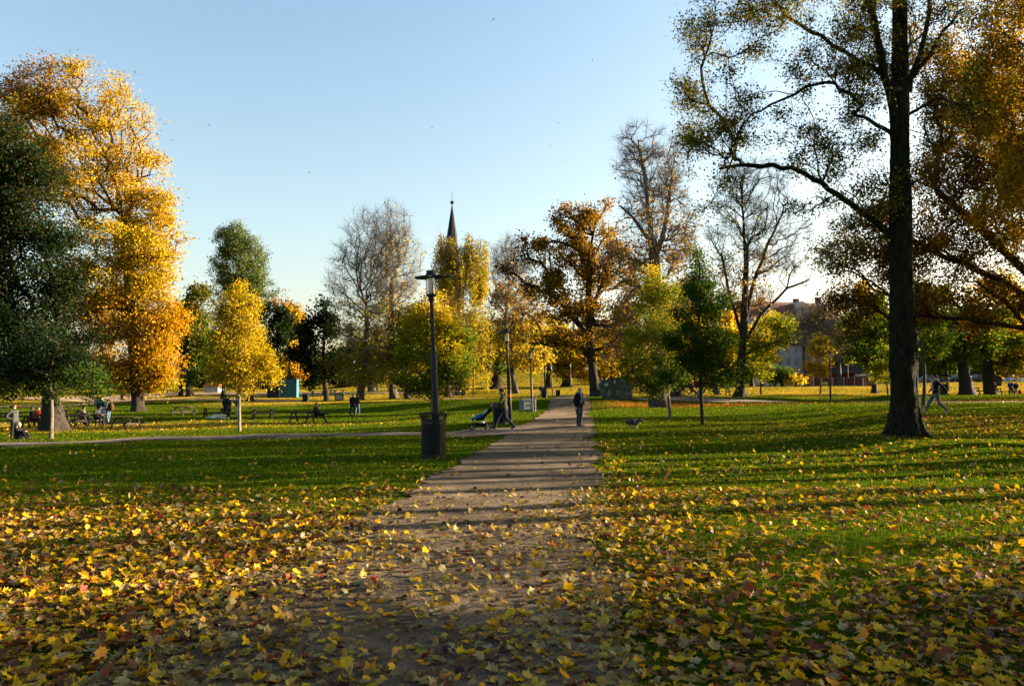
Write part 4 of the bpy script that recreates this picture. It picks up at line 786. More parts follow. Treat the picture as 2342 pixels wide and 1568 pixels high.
# ================================================================ BINS
def slat_bin(loc, label, h=1.06, r=.29, rz=0, mt='bin'):
    rt = root('litter_bin', loc, label, 'litter bin', 'flared slatted litter bins', rz=rz)
    m = MB(); n = 36
    prof = [(r, .06, ), (r, h * .78), (r * 1.02, h * .86), (r * 1.12, h * .94), (r * 1.24, h)]
    for i in range(n):
        a = 2 * math.pi * i / n; ca, sa = math.cos(a), math.sin(a)
        for q in range(len(prof) - 1):
            (r1, z1), (r2, z2) = prof[q], prof[q + 1]
            m.bar((r1 * ca, r1 * sa, z1), (r2 * ca, r2 * sa, z2 + .002), .026, .008, up=(-sa, ca, 0)) if False else m.bar((r1 * ca, r1 * sa, z1), (r2 * ca, r2 * sa, z2 + .002), .008, .026, up=(-sa, ca, 0))
    m.build('slat_cage', M[mt], rt)
    m = MB(); m.lathe([(r * 1.05, h * .80), (r * 1.05, h * .85), (r * .99, h * .85), (r * .99, h * .80), (r * 1.05, h * .80)], k=36); m.build('band', M[mt], rt)
    m = MB(); m.lathe([(r * 1.22, h - .012), (r * 1.28, h - .012), (r * 1.28, h + .016), (r * 1.22, h + .016), (r * 1.22, h - .012)], k=36); m.build('rim', M[mt], rt)
    m = MB(); m.lathe([(0, .0), (r * 1.03, .0), (r * 1.03, .075), (r * .9, .09), (0, .09)], k=36); m.build('base', M[mt], rt)
    m = MB(); m.lathe([(0, .1), (r * .9, .1), (r * .92, h * .76), (r * .88, h * .76), (r * .86, .12), (0, .12)], k=28); m.build('liner', M['rubber'], rt)
    return rt
b0 = slat_bin(gp(991, 1043, 19.25), 'large black slatted litter bin with a flared rim beside the path, nearest of the bins', h=1.06, r=.285)
k = 0
for px, py, Y, lab in ((1146, 968, 38.9, 'slatted litter bin half hidden behind the legs of the man with the pushchair'), (1218, 942, 60.4, 'slatted litter bin touching the grey cabinet beside the path'), (1245, 912, 79.4, 'small distant slatted litter bin left of the path, beyond the grey cabinet')):
    c = copy_tree(b0); c.location = gp(px, py, Y); c['label'] = lab; c.rotation_euler[2] = k; k += 1
    if Y < 40: c.scale = (1.35, 1.35, .93)
def cabinet(px, py, Y, w, d, h, m1, m2, label, rz=.2, wheels=False):
    b = gp(px, py, Y); rt = root('waste_cabinet' if not wheels else 'steel_container', b, label, 'cabinet' if not wheels else 'waste container', rz=rz)
    m = MB(); m.box((0, 0, h * .47 + .04), (w, d, h * .86)); m.build('body', M[m1], rt)
    m = MB(); m.box((0, 0, h * .93 + .04), (w * 1.06, d * 1.06, h * .08)); m.box((0, 0, h * .99 + .02), (w * .9, d * .9, h * .05)); m.build('lid', M[m2], rt)
    m = MB(); m.box((0, -d / 2 - .008, h * .5), (w * .8, .016, h * .6)); m.box((w * .28, -d / 2 - .03, h * .55), (.03, .03, .16)); m.build('door', M[m2], rt)
    if wheels:
        for x in (-1, 1):
            for y in (-1, 1):
                m = MB(); m.ell((x * w * .38, y * d * .36, .06), (.04, .07, .07)); m.build('wheel', M['rubber'], rt)
    else:
        m = MB(); m.box((0, 0, .02), (w * .92, d * .92, .12)); m.build('base', M['rubber'], rt)
    return rt
cabinet(1203, 940, 60.2, .82, .8, .92, 'blue' if False else 'greyplastic', 'steel', 'grey blue recycling cabinet with a pale lid beside the slatted bin', rz=.35)
cabinet(776, 919, 98, 1.05, .9, 1.02, 'iron', 'steel', 'steel waste container on small wheels right of the slim leaning trunk', rz=.15, wheels=True)
def sqbin(px, py, Y, w, h, label, grp='square black bins'):
    b = gp(px, py, Y); rt = root('litter_bin', b, label, 'litter bin', grp)
    m = MB(); m.box((0, 0, h * .46), (w, w * .9, h * .9), taper=(1.06, 1.06)); m.build('body', M['bin'], rt)
    m = MB(); m.box((0, 0, h * .97), (w * 1.12, w * 1.02, h * .06)); m.box((0, -w * .47, h * .82), (w * .6, .03, h * .12)); m.build('lid', M['rubber'], rt)
    return rt
sqbin(699, 922, 98, .62, 1.08, 'black square bin on the lawn left of the slim leaning trunk')
sqbin(1276, 904, 92, .46, .84, 'black square bin on the leafy path just left of the bald man')
sqbin(1059, 891, 128, .6, .9, 'black square bin behind the woman in pink')
sqbin(1041, 887, 130, .6, .8, 'black square bin seen above the child in pink')
sqbin(2280, 883, 112, .9, 1.2, 'black bin far behind the broad straight trunk at right')
sqbin(2158, 899, 82, .8, 1.2, 'black bin behind the walking woman')
b = gp(1361, 904, 76); rt = root('planter_box', b, 'low dark wooden box at the foot of the rusty oak', 'box')
m = MB(); m.box((0, 0, .33), (.98, .8, .62)); m.build('body', M['roofdark'], rt); m = MB(); m.box((0, 0, .67), (1.04, .86, .05)); m.box((-.25, -.405, .35), (.03, .02, .55)); m.box((.25, -.405, .35), (.03, .02, .55)); m.build('trim', M['iron'], rt)

# ================================================================ WASTE CONTAINER WITH GRAFFITI
b = gp(1408, 915, 66.5); rt = root('waste_container', b, 'big dark green waste container covered in graffiti beside the path', 'waste container', rz=0.0)
def prism(pts, y0, y1):
    n = len(pts); V = [(x, y0, z) for x, z in pts] + [(x, y1, z) for x, z in pts]
    q = [[i, (i + 1) % n, n + (i + 1) % n, n + i] for i in range(n)]; m = MB(); m.add(V, [q, [list(range(n))[::-1]], [list(range(n, 2 * n))]]); return m
lo = [(-1.02, .05), (1.30, .05), (1.32, .95), (-1.28, .95)]; hi = [(-1.34, .98), (1.34, .98), (1.32, 1.72), (1.2, 1.82), (-.95, 1.82), (-1.38, 1.36)]
prism(lo, -.75, .85).build('lower_body', M['dump'], rt); prism(hi, -.78, .88).build('upper_body', M['dump'], rt)
m = MB(); m.box((0, .05, .965), (2.74, 1.70, .05)); m.build('rim', M['dump'], rt)
m = MB(); m.box((.15, 0, 1.835), (2.0, 1.5, .03)); m.bar((-1.0, -.82, 1.84), (1.2, -.82, 1.84), .03, .03); m.build('lid', M['roofdark'], rt)
m = MB()
for x in (-.05, .02): m.box((x, -.792, 1.4), (.03, .024, .78))
m.box((.0, -.765, .5), (.05, .03, .84)); m.build('post', M['dump'], rt)
m = MB(); m.box((-.86, -.786, 1.30), (.30, .012, .20)); m.build('notice', M['white'], rt)
m = MB(); m.box((-.86, -.794, 1.33), (.23, .006, .09)); m.build('notice_text', M['greyplastic'], rt)
m = MB(); m.box((-.17, -.786, 1.50), (.085, .012, .26)); m.box((-.05, -.81, 1.68), (.03, .01, .06)); m.build('sticker', M['white'], rt)
m = MB(); m.box((-.86, -.786, 1.14), (.26, .01, .09)); m.build('label_plate', mat('oldlabel', (.2, .22, .08)), rt)
m = MB(); m.box((-.3, -.7835, 1.4), (.16, .008, .7)); m.build('rust_patch', mat('rust', (.14, .06, .035), (.05, .04, .03), 9), rt)
def chevs(name, x, z, w):
    m = MB()
    for dz in (0, -.24):
        for s in (-1, 1): m.bar((x + s * w, -.768, z + dz + .13), (x, -.768, z + dz - .04), .008, .06) if False else m.add([(x + s * w, -.77, z + dz + .16), (x + s * w, -.77, z + dz + .04), (x, -.77, z + dz - .12), (x, -.77, z + dz + .0), (x + s * w, -.76, z + dz + .16), (x + s * w, -.76, z + dz + .04), (x, -.76, z + dz - .12), (x, -.76, z + dz + .0)], [[[0, 1, 2, 3], [7, 6, 5, 4], [0, 3, 7, 4], [1, 0, 4, 5], [2, 1, 5, 6], [3, 2, 6, 7]]])
    m.build(name, M['yellow'], rt)
chevs('chevron', 0.02, .74, .07); chevs('chevron', 1.25, .78, .06)
m = MB(); m.box((-1.12, -.765, .80), (.06, .02, .10), Ry(.6)); m.box((-1.06, -.765, .66), (.06, .02, .09), Ry(.6)); m.build('chevron', M['yellow'], rt)
def strokes(name, L, x0, z0, sx, sz, m_, w=.011, y=-.762):
    m = MB()
    for st in L:
        P = [(x0 + a * sx, y, z0 + c * sz) for a, c in st]
        for a, c in zip(P[:-1], P[1:]): m.bar(a, c, .008, w * 2, up=(1, 0, .01) if abs(a[0] - c[0]) < 1e-6 else (0, 1, 0)) if False else m.tube(a, c, w, k=5)
    return m.build(name, m_, rt)
BVHOK = [[(.0, 1.0), (.06, .2), (.08, -.25)], [(-.04, 1.05), (.1, 1.15), (.18, 1.0), (.16, .75), (.05, .62), (.2, .45), (.26, .15), (.2, -.1), (.08, -.25)], [(.32, 1.0), (.44, .4), (.46, 0)], [(.5, 1.0), (.47, 0)], [(.57, .5), (.6, .52)],
         [(.72, 1.0), (.76, .1)], [(.95, .95), (.97, .05)], [(.73, .55), (.96, .55)], [(1.02, .85), (1.18, .85), (1.18, .35), (1.03, .35), (1.02, .85)], [(1.03, .6), (1.17, .6)], [(1.3, .95), (1.31, .1)], [(1.62, .82), (1.31, .5), (1.6, .35), (1.9, -.1)]]
strokes('graffiti', BVHOK, .16, .33, .62, .38, M['chalk'], .013)
strokes('graffiti', [[(i * .09, .5 + .5 * math.sin(i * 2.3) * (.5 + .05 * i)) for i in range(14)]], .2, .16, .62, .12, M['chalk'], .012)
SL = [[(0, .5), (.3, .6)], [(.22, 0), (.34, 1), (.46, 0)], [(.27, .4), (.42, .4)], [(.56, 1), (.56, 0)], [(.74, .95), (.57, .5), (.78, 0)], [(1.16, .85), (1.05, .95), (.95, .8), (1.15, .4), (1.05, .1), (.93, .2)], [(1.3, .9), (1.26, .1), (1.42, .05)],
      [(1.52, .6), (1.54, .1), (1.68, .1), (1.7, .6)], [(1.84, .1), (1.86, .9)], [(1.76, .85), (2.0, .9)], [(2.12, .8), (2.24, .95), (2.32, .75), (2.12, .1), (2.34, .1)], [(2.46, .9), (2.44, 0)]]
strokes('graffiti', SL, .08, 1.04, .46, .17, M['chalk'], .009, -.79)
rs2 = np.random.RandomState(4)
W1 = [[(.2, 0), (.35, .5), (.3, .9), (.45, 1.0), (.6, .8), (.5, .6), (.75, .7)], [(.3, .9), (.1, .7), (.15, .4)], [(.0, .3), (.2, .35), (.4, .3), (.6, .35), (.8, .2)], [(.7, 1), (.72, .5), (.65, .2)], [(.85, .9), (.8, .5)], [(.1, 0), (.0, .2), (.3, .15), (.45, .0), (.6, .2), (.7, .05)], [(.2, .5), (.5, .5)], [(.45, .9), (.5, .5), (.45, .25)]]
strokes('graffiti', W1, -.78, .3, .32, .55, M['chalkw'], .010)

# ================================================================ PICNIC TABLES
def picnic(px, py, Y, rz, label):
    rt = root('picnic_table', gp(px, py, Y), label, 'picnic table', 'wooden picnic tables', rz=rz)
    m = MB()
    for i in range(5): m.box((0, -.29 + i * .145, .745), (1.9, .125, .04))
    m.build('tabletop', M['wood'], rt)
    for s in (-1, 1):
        m = MB()
        for i in range(2): m.box((0, s * (.62 + i * .14), .445), (1.9, .125, .04))
        m.build('bench', M['wood'], rt)
    for sx in (-.62, .62):
        for s in (-1, 1):
            m = MB(); m.bar((sx, s * .22, .725), (sx, s * .62, -.02), .05, .1, up=(1, 0, 0)); m.build('leg', M['wood'], rt)
        m = MB(); m.box((sx + .052, 0, .385), (.045, 1.6, .1)); m.build('crossbeam', M['wood'], rt)
        m = MB(); m.box((sx + .052, 0, .695), (.045, .7, .08)); m.build('crossbeam', M['wood'], rt)
    return rt
pt0 = picnic(690, 968, 55, -.25, 'picnic table with the man sitting cross legged at its right end')
for px, py, Y, rz, lab in ((600, 959, 60, .45, 'empty picnic table just right of the young yellow maple'), (418, 952, 66, -.5, 'empty picnic table farthest left of the young yellow maple, in open grass'), (488, 957, 62, .15, 'picnic table behind the people with the white dog'),
        (288, 983, 49, -.35, 'empty weathered picnic table on golden leaves right of the backpack wearer'), (84, 980, 50, .2, 'picnic table with two people left of the thick dark trunk'), (166, 971, 52, -.2, 'picnic table close to the right side of the thick dark trunk'),
        (164, 950, 62, -.1, 'picnic table standing behind the one beside the thick dark trunk'), (205, 969, 54, .1, 'picnic table under the two men sitting side by side'), (8, 955, 60, .1, 'picnic table in the shade at the left edge'),
        (1651, 903, 82, .12, 'dark picnic table beside the bare fan shaped tree at right'), (2246, 905, 84, .1, 'dark picnic table at the foot of the broad straight trunk'), (2300, 905, 86, -.1, 'dark picnic table next to the person in the blue jacket')):
    c = copy_tree(pt0); c.location = gp(px, py, Y); c.rotation_euler[2] = rz; c['label'] = lab

# ================================================================ PEOPLE
def remesh(mb, name, mt, parent, vox=.016, sm_=3):
    o = mb.build(name, mt, parent)
    r = o.modifiers.new('r', 'REMESH'); r.mode = 'VOXEL'; r.voxel_size = vox
    s = o.modifiers.new('s', 'SMOOTH'); s.iterations = sm_; s.factor = .5
    dg = bpy.context.evaluated_depsgraph_get(); me = bpy.data.meshes.new_from_object(o.evaluated_get(dg))
    o.modifiers.clear(); old = o.data; o.data = me; bpy.data.meshes.remove(old); me.name = name
    if not me.materials: me.materials.append(mt)
    me.polygons.foreach_set('use_smooth', np.ones(len(me.polygons), bool)); return o
BASE = dict(pel=(0, 0, .96), wa=(0, 0, 1.1), ch=(0, 0, 1.3), nk=(0, 0, 1.49), hd=(0, .015, 1.63),
            shR=(.18, 0, 1.42), elR=(.235, -.03, 1.14), haR=(.24, .06, .89), shL=(-.18, 0, 1.42), elL=(-.235, -.03, 1.14), haL=(-.24, .06, .89),
            hiR=(.09, 0, .92), knR=(.1, .02, .5), anR=(.11, -.02, .09), toR=(.13, .15, .04), hiL=(-.09, 0, .92), knL=(-.1, .02, .5), anL=(-.11, -.02, .09), toL=(-.13, .15, .04))
def pose(**k):
    d = dict(BASE); d.update(k); return d
def seated(z=.45, **k):
    dz = z + .1 - .96; d = dict(BASE)
    for q in ('pel', 'wa', 'ch', 'nk', 'hd', 'shR', 'shL', 'elR', 'elL', 'haR', 'haL', 'hiR', 'hiL'):
        x, y, w = d[q]; d[q] = (x, y, w + dz)
    for s, e in ((1, 'R'), (-1, 'L')):
        d['hi' + e] = (s * .1, .02, z + .1); d['kn' + e] = (s * .12, .44, z + .1); d['an' + e] = (s * .12, .46, .09); d['to' + e] = (s * .13, .63, .04)
        d['el' + e] = (s * .24, .1, z + .32); d['ha' + e] = (s * .12, .36, z + .24)
    d.update(k); return d
WALK = dict(hiR=(.09, 0, .9), knR=(.09, .22, .52), anR=(.09, .36, .1), toR=(.1, .54, .1), hiL=(-.09, 0, .9), knL=(-.09, -.08, .49), anL=(-.09, -.42, .17), toL=(-.09, -.3, .04),
            elR=(.24, -.16, 1.17), haR=(.22, -.16, .92), elL=(-.24, .08, 1.15), haL=(-.22, .28, .96))
def person(px, py, Y, head_px, heading, label, J, top, legs, hair=(.03, .02, .015), shoe=(.02, .02, .022), h=1.75, w=1.0, vox=.02, group=None, loc=None, coat=0.0, bald=False, long_=False, skin=None, extra=None, cap=None, hood=None, dz=0):
    b = Vector(loc) if loc is not None else gp(px, py, Y); b.z += dz
    dx, dy = heading; rz = math.atan2(-dx, dy)
    rt = root('person', b, label, 'person', group, rz=rz); sc = h / 1.75; rt.scale = (sc * (1 + (w - 1) * .6), sc * (1 + (w - 1) * .6), sc)
    J = {k_: np.array(v, float) for k_, v in J.items()}; w = float(w)
    d = J['hd'] - J['nk']; hd = J['hd']; up = d / np.linalg.norm(d)
    f = J.get('face'); f = np.array((0, 1, 0)) if f is None else f / np.linalg.norm(f); f = f - up * (f @ up); f /= np.linalg.norm(f); r_ = np.cross(f, up)
    Rm = Matrix((r_, f, up)).transposed(); H = lambda x, y, z: hd + r_ * x + f * y + up * z
    m = MB()
    m.ell(H(0, -.01, .02), (.075, .095, .098), Rm); m.ell(H(0, .03, -.045), (.055, .062, .07), Rm); m.cap(H(0, .085, .0), H(0, .1, -.03), .011, .016, 8); m.ell(H(0, .07, -.085), (.028, .024, .02), Rm)
    for s in (-1, 1): m.ell(H(s * .075, -.005, -.01), (.012, .022, .032), Rm, 8, 5)
    m.ell(H(0, .075, -.052), (.025, .012, .01), Rm, 8, 5)
    m.cap(J['nk'] - up * .03, H(0, -.01, -.06), .052, .05)
    m.cap(J['ch'] + (0, 0, .03), J['wa'], .125, .11); m.cap(J['wa'], J['pel'], .11, .12); m.cap(J['shR'], J['shL'], .05, .05); m.cap(J['nk'], J['ch'], .06, .1)
    for e in 'RL':
        m.cap(J['sh' + e], J['el' + e], .043, .034); m.cap(J['el' + e], J['ha' + e], .034, .024); m.cap(J['pel'], J['hi' + e], .08, .08)
        m.cap(J['hi' + e], J['kn' + e], .075, .05); m.cap(J['kn' + e], J['an' + e], .05, .035); m.cap(J['an' + e], J['to' + e], .035, .03)
        hv = J['ha' + e] - J['el' + e]; hv /= np.linalg.norm(hv); s = 1 if e == 'R' else -1
        side = np.cross(hv, (s, 0, 0.0)); side /= np.linalg.norm(side) + 1e-9; inn = np.cross(side, hv)
        wr = J['ha' + e]; pm = wr + hv * .05; m.cap(wr, wr + hv * .07 , .022, .03, 10)
        for i in range(4):
            o_ = side * (i - 1.5) * .019; L = (.062, .07, .066, .052)[i]; a = pm + hv * .035 + o_; c = a + hv * L * .55; e2 = c + hv * L * .3 + inn * (-.6 if True else 1) * L * .35 * (1 if s > 0 else 1)
            m.cap(a, c, .0095, .009, 7); m.cap(c, e2, .009, .0075, 7)
        a = wr + hv * .02 - side * .02; m.cap(a, a + hv * .035 - side * .03, .011, .0095, 7); m.cap(a + hv * .035 - side * .03, a + hv * .06 - side * .033, .0095, .008, 7)
    sk = M['skin'] if skin is None else mat('skin_tone', skin, tuple(x * .85 for x in skin), 12, .55)
    body = remesh(m, 'body', sk, rt, min(vox, .014), 2)
    for s in (-1, 1):
        q = MB(); q.ell(H(s * .032, .083, .012), (.012, .009, .008), Rm, 8, 5); q.build('eye', M['rubber'], rt, smooth=True)
    # upper garment
    t = MB(); g_ = .03
    t.cap(J['ch'] + (.05, 0, .02), J['wa'] + (.035, 0, 0), .14, .13); t.cap(J['ch'] + (-.05, 0, .02), J['wa'] + (-.035, 0, 0), .14, .13); t.cap(J['wa'] + (.04, 0, 0), J['pel'] + (.05, 0, -.02 - coat), .13, .135 + coat * .1); t.cap(J['wa'] + (-.04, 0, 0), J['pel'] + (-.05, 0, -.02 - coat), .13, .135 + coat * .1)
    t.cap(J['shR'], J['shL'], .068, .068); t.cap(J['nk'] - up * .01, J['ch'], .07, .12)
    for e in 'RL':
        t.cap(J['sh' + e], J['el' + e], .068, .055); hv = J['ha' + e] - J['el' + e]; t.cap(J['el' + e], J['el' + e] + hv * .93, .055, .041)
    remesh(t, 'jacket', cloth(top), rt, vox, 3)
    t = MB(); t.cap(J['pel'] + (.04, 0, 0), J['pel'] - (.04, 0, 0), .125, .125)
    for e in 'RL':
        t.cap(J['pel'] + (.07 if e == 'R' else -.07, 0, -.02), J['hi' + e], .11, .105); t.cap(J['hi' + e], J['kn' + e], .098, .068); t.cap(J['kn' + e], J['an' + e] + (0, 0, .01), .07, .052)
    remesh(t, 'trousers', cloth(legs), rt, vox, 3)
    for e in 'RL':
        t = MB(); a, b_ = J['an' + e], J['to' + e]; dv = (b_ - a); hz = a + (0, 0, -.03) - dv * .12; t.cap(a + (0, 0, .0), hz, .048, .046); t.cap(hz, b_ - (0, 0, .0), .045, .038); remesh(t, 'shoe', cloth(shoe), rt, vox * .9, 2)
    if not bald:
        t = MB(); t.ell(H(0, -.022, .04), (.087, .1, .092), Rm); 
        if long_: t.cap(H(.03, -.07, 0), H(.04, -.08, -.16), .06, .045); t.cap(H(-.03, -.07, 0), H(-.04, -.08, -.16), .06, .045)
        else: t.ell(H(0, -.065, -.02), (.07, .05, .06), Rm)
        remesh(t, 'hair' if cap is None else 'cap', cloth(hair if cap is None else cap), rt, .016, 2)
    if hood is not None:
        t = MB(); t.cap(J['nk'] + (.07, -.07, .0), J['nk'] + (-.07, -.07, .0), .055, .055); t.cap(J['nk'] + (.09, 0, .0), J['nk'] + (.07, -.08, .0), .045, .055); t.cap(J['nk'] + (-.09, 0, .0), J['nk'] + (-.07, -.08, .0), .045, .055); t.cap(J['nk'] + (0, -.1, .02), J['nk'] + (0, -.12, -.09), .06, .04)
        remesh(t, 'hood', cloth(hood), rt, .016, 3)
    if extra: extra(rt, J, H, Rm)
    return rt
DK = (.012, .015, .024); JEAN = (.035, .06, .13); NAVY = (.012, .02, .045)
def ex_bald(rt, J, H, Rm):
    t = MB(); t.cap(J['ch'] + (.0, .085, .1), J['wa'] + (.02, .1, -.03), .055, .06); t.cap(J['nk'] + (0, .05, -.02), J['ch'] + (0, .07, .1), .05, .055); remesh(t, 'hoodie', cloth((.3, .33, .38)), rt, .014, 2)
    t = MB()
    for s in (-1, 1): t.lathe([(.02, 0), (.024, .004), (.02, .008)], k=12) if False else t.ell(H(s * .034, .093, .012), (.021, .006, .015), Rm, 10, 6); t.tube(H(s * .055, .09, .014), H(s * .078, -.005, .012), .003, k=5)
    t.tube(H(-.015, .096, .014), H(.015, .096, .014), .003, k=5); t.build('glasses', M['rubber'], rt)
    t = MB(); 
    for s in (-1, 1): t.cap(J['nk'] + (s * .045, .085, -.03), J['ch'] + (s * .04, .15, .0), .006, .006, 6)
    t.build('drawstring', M['white'], rt)
    t = MB(); a = J['haR']; t.loft([a + (.01, .0, -.02), a + (.03, .01, -.14), a + (.02, .03, -.26), a + (0, .03, -.3), a + (-.02, .03, -.24), a + (.0, .02, -.1)], [.008] * 6, 6); t.build('leash', M['rubber'], rt)
PE = 'people in the park'
person(1325, 975, 36, 0, (.75, -.66), 'bald person in a black jacket over a grey hoodie standing on the path', pose(elL=(-.33, -.1, 1.17), haL=(-.2, .1, .98), elR=(.25, -.06, 1.15), haR=(.24, -.0, .88), knR=(.1, .02, .5), anR=(.14, .02, .09), toR=(.22, .17, .04), anL=(-.1, -.03, .09), face=(.55, 1, 0)),
       (.014, .016, .024), (.03, .042, .085), h=1.78, w=1.12, vox=.014, bald=True, group=PE, hood=(.34, .36, .4), skin=(.52, .3, .2), extra=ex_bald)
def ex_push(rt, J, H, Rm):
    t = MB(); t.ell(H(0, .045, -.07), (.055, .05, .045), Rm); remesh(t, 'beard', cloth((.035, .022, .016)), rt, .012, 2)
pw = pose(**WALK); pw.update(nk=(0, .05, 1.49), hd=(0, .1, 1.63), ch=(0, .03, 1.3), shR=(.18, .03, 1.42), shL=(-.18, .03, 1.42), elR=(.23, .12, 1.14), haR=(.17, .4, 1.06), elL=(-.23, .12, 1.14), haL=(-.17, .4, 1.06))
person(1152, 984, 36.2, 0, (-1, .02), 'bearded person in an olive hooded jacket walking left and pushing the pushchair', pw, (.085, .09, .03), (.018, .026, .045), h=1.86, w=1.12, vox=.014, group=PE, hair=(.02, .014, .01), shoe=(.018, .02, .03), hood=(.075, .08, .028), extra=ex_push)
def ex_scarf(rt, J, H, Rm):
    t = MB(); t.cap(J['nk'] + (.05, .05, .0), J['nk'] + (-.05, .05, .0), .06, .06); t.cap(J['nk'] + (.05, -.05, .01), J['nk'] + (-.05, -.05, .01), .055, .055); t.cap(J['nk'] + (.03, .1, 0), J['wa'] + (-.03, .15, -.05), .05, .045)
    remesh(t, 'scarf', cloth((.42, .4, .36)), rt, .016, 3); t = MB(); t.ell(H(0, -.11, .06), (.035, .035, .035), Rm); t.build('hair_bun', cloth((.02, .012, .01)), rt, smooth=True)
    t = MB(); t.cap(J['pel'] + (.06, 0, -.1), J['pel'] + (-.06, 0, -.1), .115, .115); remesh(t, 'shirt', cloth((.42, .27, .18)), rt, .018, 2)
person(2142, 946, 35, 0, (-1, .06), 'person with a hair bun in a black jacket and grey scarf striding left', pose(**{**WALK, 'knR': (.09, .26, .52), 'anR': (.09, .42, .12), 'toR': (.1, .6, .09), 'anL': (-.09, -.46, .14), 'toL': (-.09, -.32, .04), 'elR': (.24, .03, 1.14), 'haR': (.14, .2, 1.02), 'elL': (-.26, -.2, 1.2), 'haL': (-.22, -.38, .98)}),
       (.016, .017, .03), (.09, .14, .19), h=1.72, vox=.014, group=PE, hair=(.02, .012, .01), shoe=(.6, .45, .42), extra=ex_scarf)
person(806, 951, 66, 0, (.2, 1), 'person in a long dark coat walking away, left of the walking pair', pose(**{**WALK, 'knR': (.09, .12, .51), 'anR': (.09, .14, .1), 'toR': (.1, .3, .06), 'anL': (-.09, -.2, .1), 'toL': (-.09, -.04, .04)}), (.012, .013, .018), (.016, .018, .026), h=1.8, w=1.1, group=PE, coat=.1)
person(817, 950, 67.2, 0, (.3, 1), 'person in blue jeans walking away on the right of the walking pair', pose(**{**WALK, 'knR': (.09, .14, .51), 'anR': (.09, .18, .1), 'toR': (.1, .34, .06), 'anL': (-.09, -.2, .1), 'toL': (-.09, -.04, .04)}), (.03, .028, .03), (.09, .16, .28), h=1.76, group=PE)
sx = seated(.45, knR=(.12, .4, .62), anR=(-.02, .72, .62), toR=(-.02, .88, .66), haR=(.0, .3, .7), haL=(-.05, .3, .68), anL=(-.12, .62, .1), toL=(-.12, .78, .06), knL=(-.11, .44, .55), face=(.5, 1, 0))
p = gp(722, 969, 54.6); person(0, 0, 0, 0, (1, -.12), 'person in black sitting cross legged on the end of a picnic bench', sx, (.01, .011, .015), (.012, .013, .018), h=1.8, w=1.1, loc=(p.x, p.y, p.z + .02), group=PE, skin=(.45, .26, .18))
person(516, 958, 61, 0, (.3, .9), 'person in a dark navy coat and white shoes standing beside the white dog', pose(anR=(.15, .02, .09), anL=(-.14, 0, .09), haR=(.15, .2, 1.05), elR=(.26, .02, 1.14)), (.014, .02, .036), (.02, .026, .04), h=1.82, w=1.15, shoe=(.6, .6, .6), group=PE, coat=.08)
person(523, 956, 62.5, 0, (-.6, -.8), 'person half hidden behind the person in the navy coat', pose(), (.02, .024, .04), (.014, .014, .02), h=1.68, group=PE, coat=.25)
person(541, 957, 62, 0, (-.8, -.3), 'person in a teal jacket and pale trousers behind the young yellow maple trunk', pose(haR=(.1, .28, 1.4), elR=(.22, .2, 1.2)), (.03, .12, .14), (.4, .4, .38), h=1.72, group=PE)
def ex_pack(rt, J, H, Rm):
    t = MB(); t.cap(J['ch'] + (0, -.2, .05), J['wa'] + (0, -.2, .0), .14, .15); remesh(t, 'backpack', cloth((.1, .05, .03)), rt, .02, 3)
    t = MB()
    for s in (-1, 1): t.loft([J['sh' + 'RL'[s < 0]] + (-s * .06, -.12, .04), J['sh' + 'RL'[s < 0]] + (-s * .06, 0, .075), J['ch'] + (s * .12, .15, -.0), J['wa'] + (s * .16, .03, 0)], [.016] * 4, 6)
    t.build('strap', cloth((.05, .03, .02)), rt)
person(247, 971, 55, 0, (-.9, .1), 'person in a purple beanie with a brown backpack standing by the benches', pose(haR=(.12, .24, 1.1), elR=(.24, .02, 1.14), haL=(-.12, .24, 1.1), elL=(-.24, .02, 1.14), nk=(0, .03, 1.49), hd=(0, .08, 1.61), anR=(.12, .1, .09), toR=(.13, .27, .04), anL=(-.1, -.1, .09), toL=(-.1, .07, .04)), (.05, .055, .06), (.1, .17, .27), h=1.78, w=1.08, group=PE, cap=(.06, .02, .06), shoe=(.4, .4, .42), extra=ex_pack)
for px, lab, t_, l_, Y, hx in ((185, 'person in an olive jacket sitting at the left of the two on the bench', (.1, .1, .07), (.05, .09, .15), 53.2, .25), (219, 'person in a charcoal jacket bending forward on the bench', (.035, .042, .045), (.02, .024, .03), 53.4, .7)):
    p = gp(px, 971, Y); person(0, 0, 0, 0, (1, -.3), lab, seated(.45, nk=(0, .08 + hx * .12, 1.06), hd=(0, .14 + hx * .22, 1.17 + .02), ch=(0, .04 + hx * .06, .88), shR=(.18, .06 + hx * .08, 1.0), shL=(-.18, .06 + hx * .08, 1.0), haR=(.1, .42, .74), haL=(-.1, .42, .74)), t_, l_, h=1.78, w=1.1, loc=(p.x, p.y, p.z), group=PE)
p = gp(207, 965, 56.5); person(0, 0, 0, 0, (.1, 1), 'tall person in a navy blue coat standing behind the two seated people', pose(nk=(0, .03, 1.49), haR=(.12, .3, 1.0)), (.012, .028, .075), (.012, .016, .03), h=1.9, w=1.25, loc=(p.x, p.y + 1.4, p.z + .05), group=PE, coat=.35)
person(278, 923, 118, 0, (.2, 1), 'distant person in a violet and black jacket walking on the lawn', pose(), (.08, .07, .22), (.015, .02, .04), h=1.55, vox=.03, group=PE)
person(290, 903, 140, 0, (.7, .5), 'tiny distant person in dark clothes beyond the lawn', pose(**WALK), (.02, .02, .03), (.03, .04, .06), vox=.035, group=PE)
person(385, 903, 135, 0, (-.9, -.2), 'tiny distant person walking left of the twin black trunks', pose(**WALK), (.02, .025, .04), (.12, .13, .15), vox=.035, group=PE)
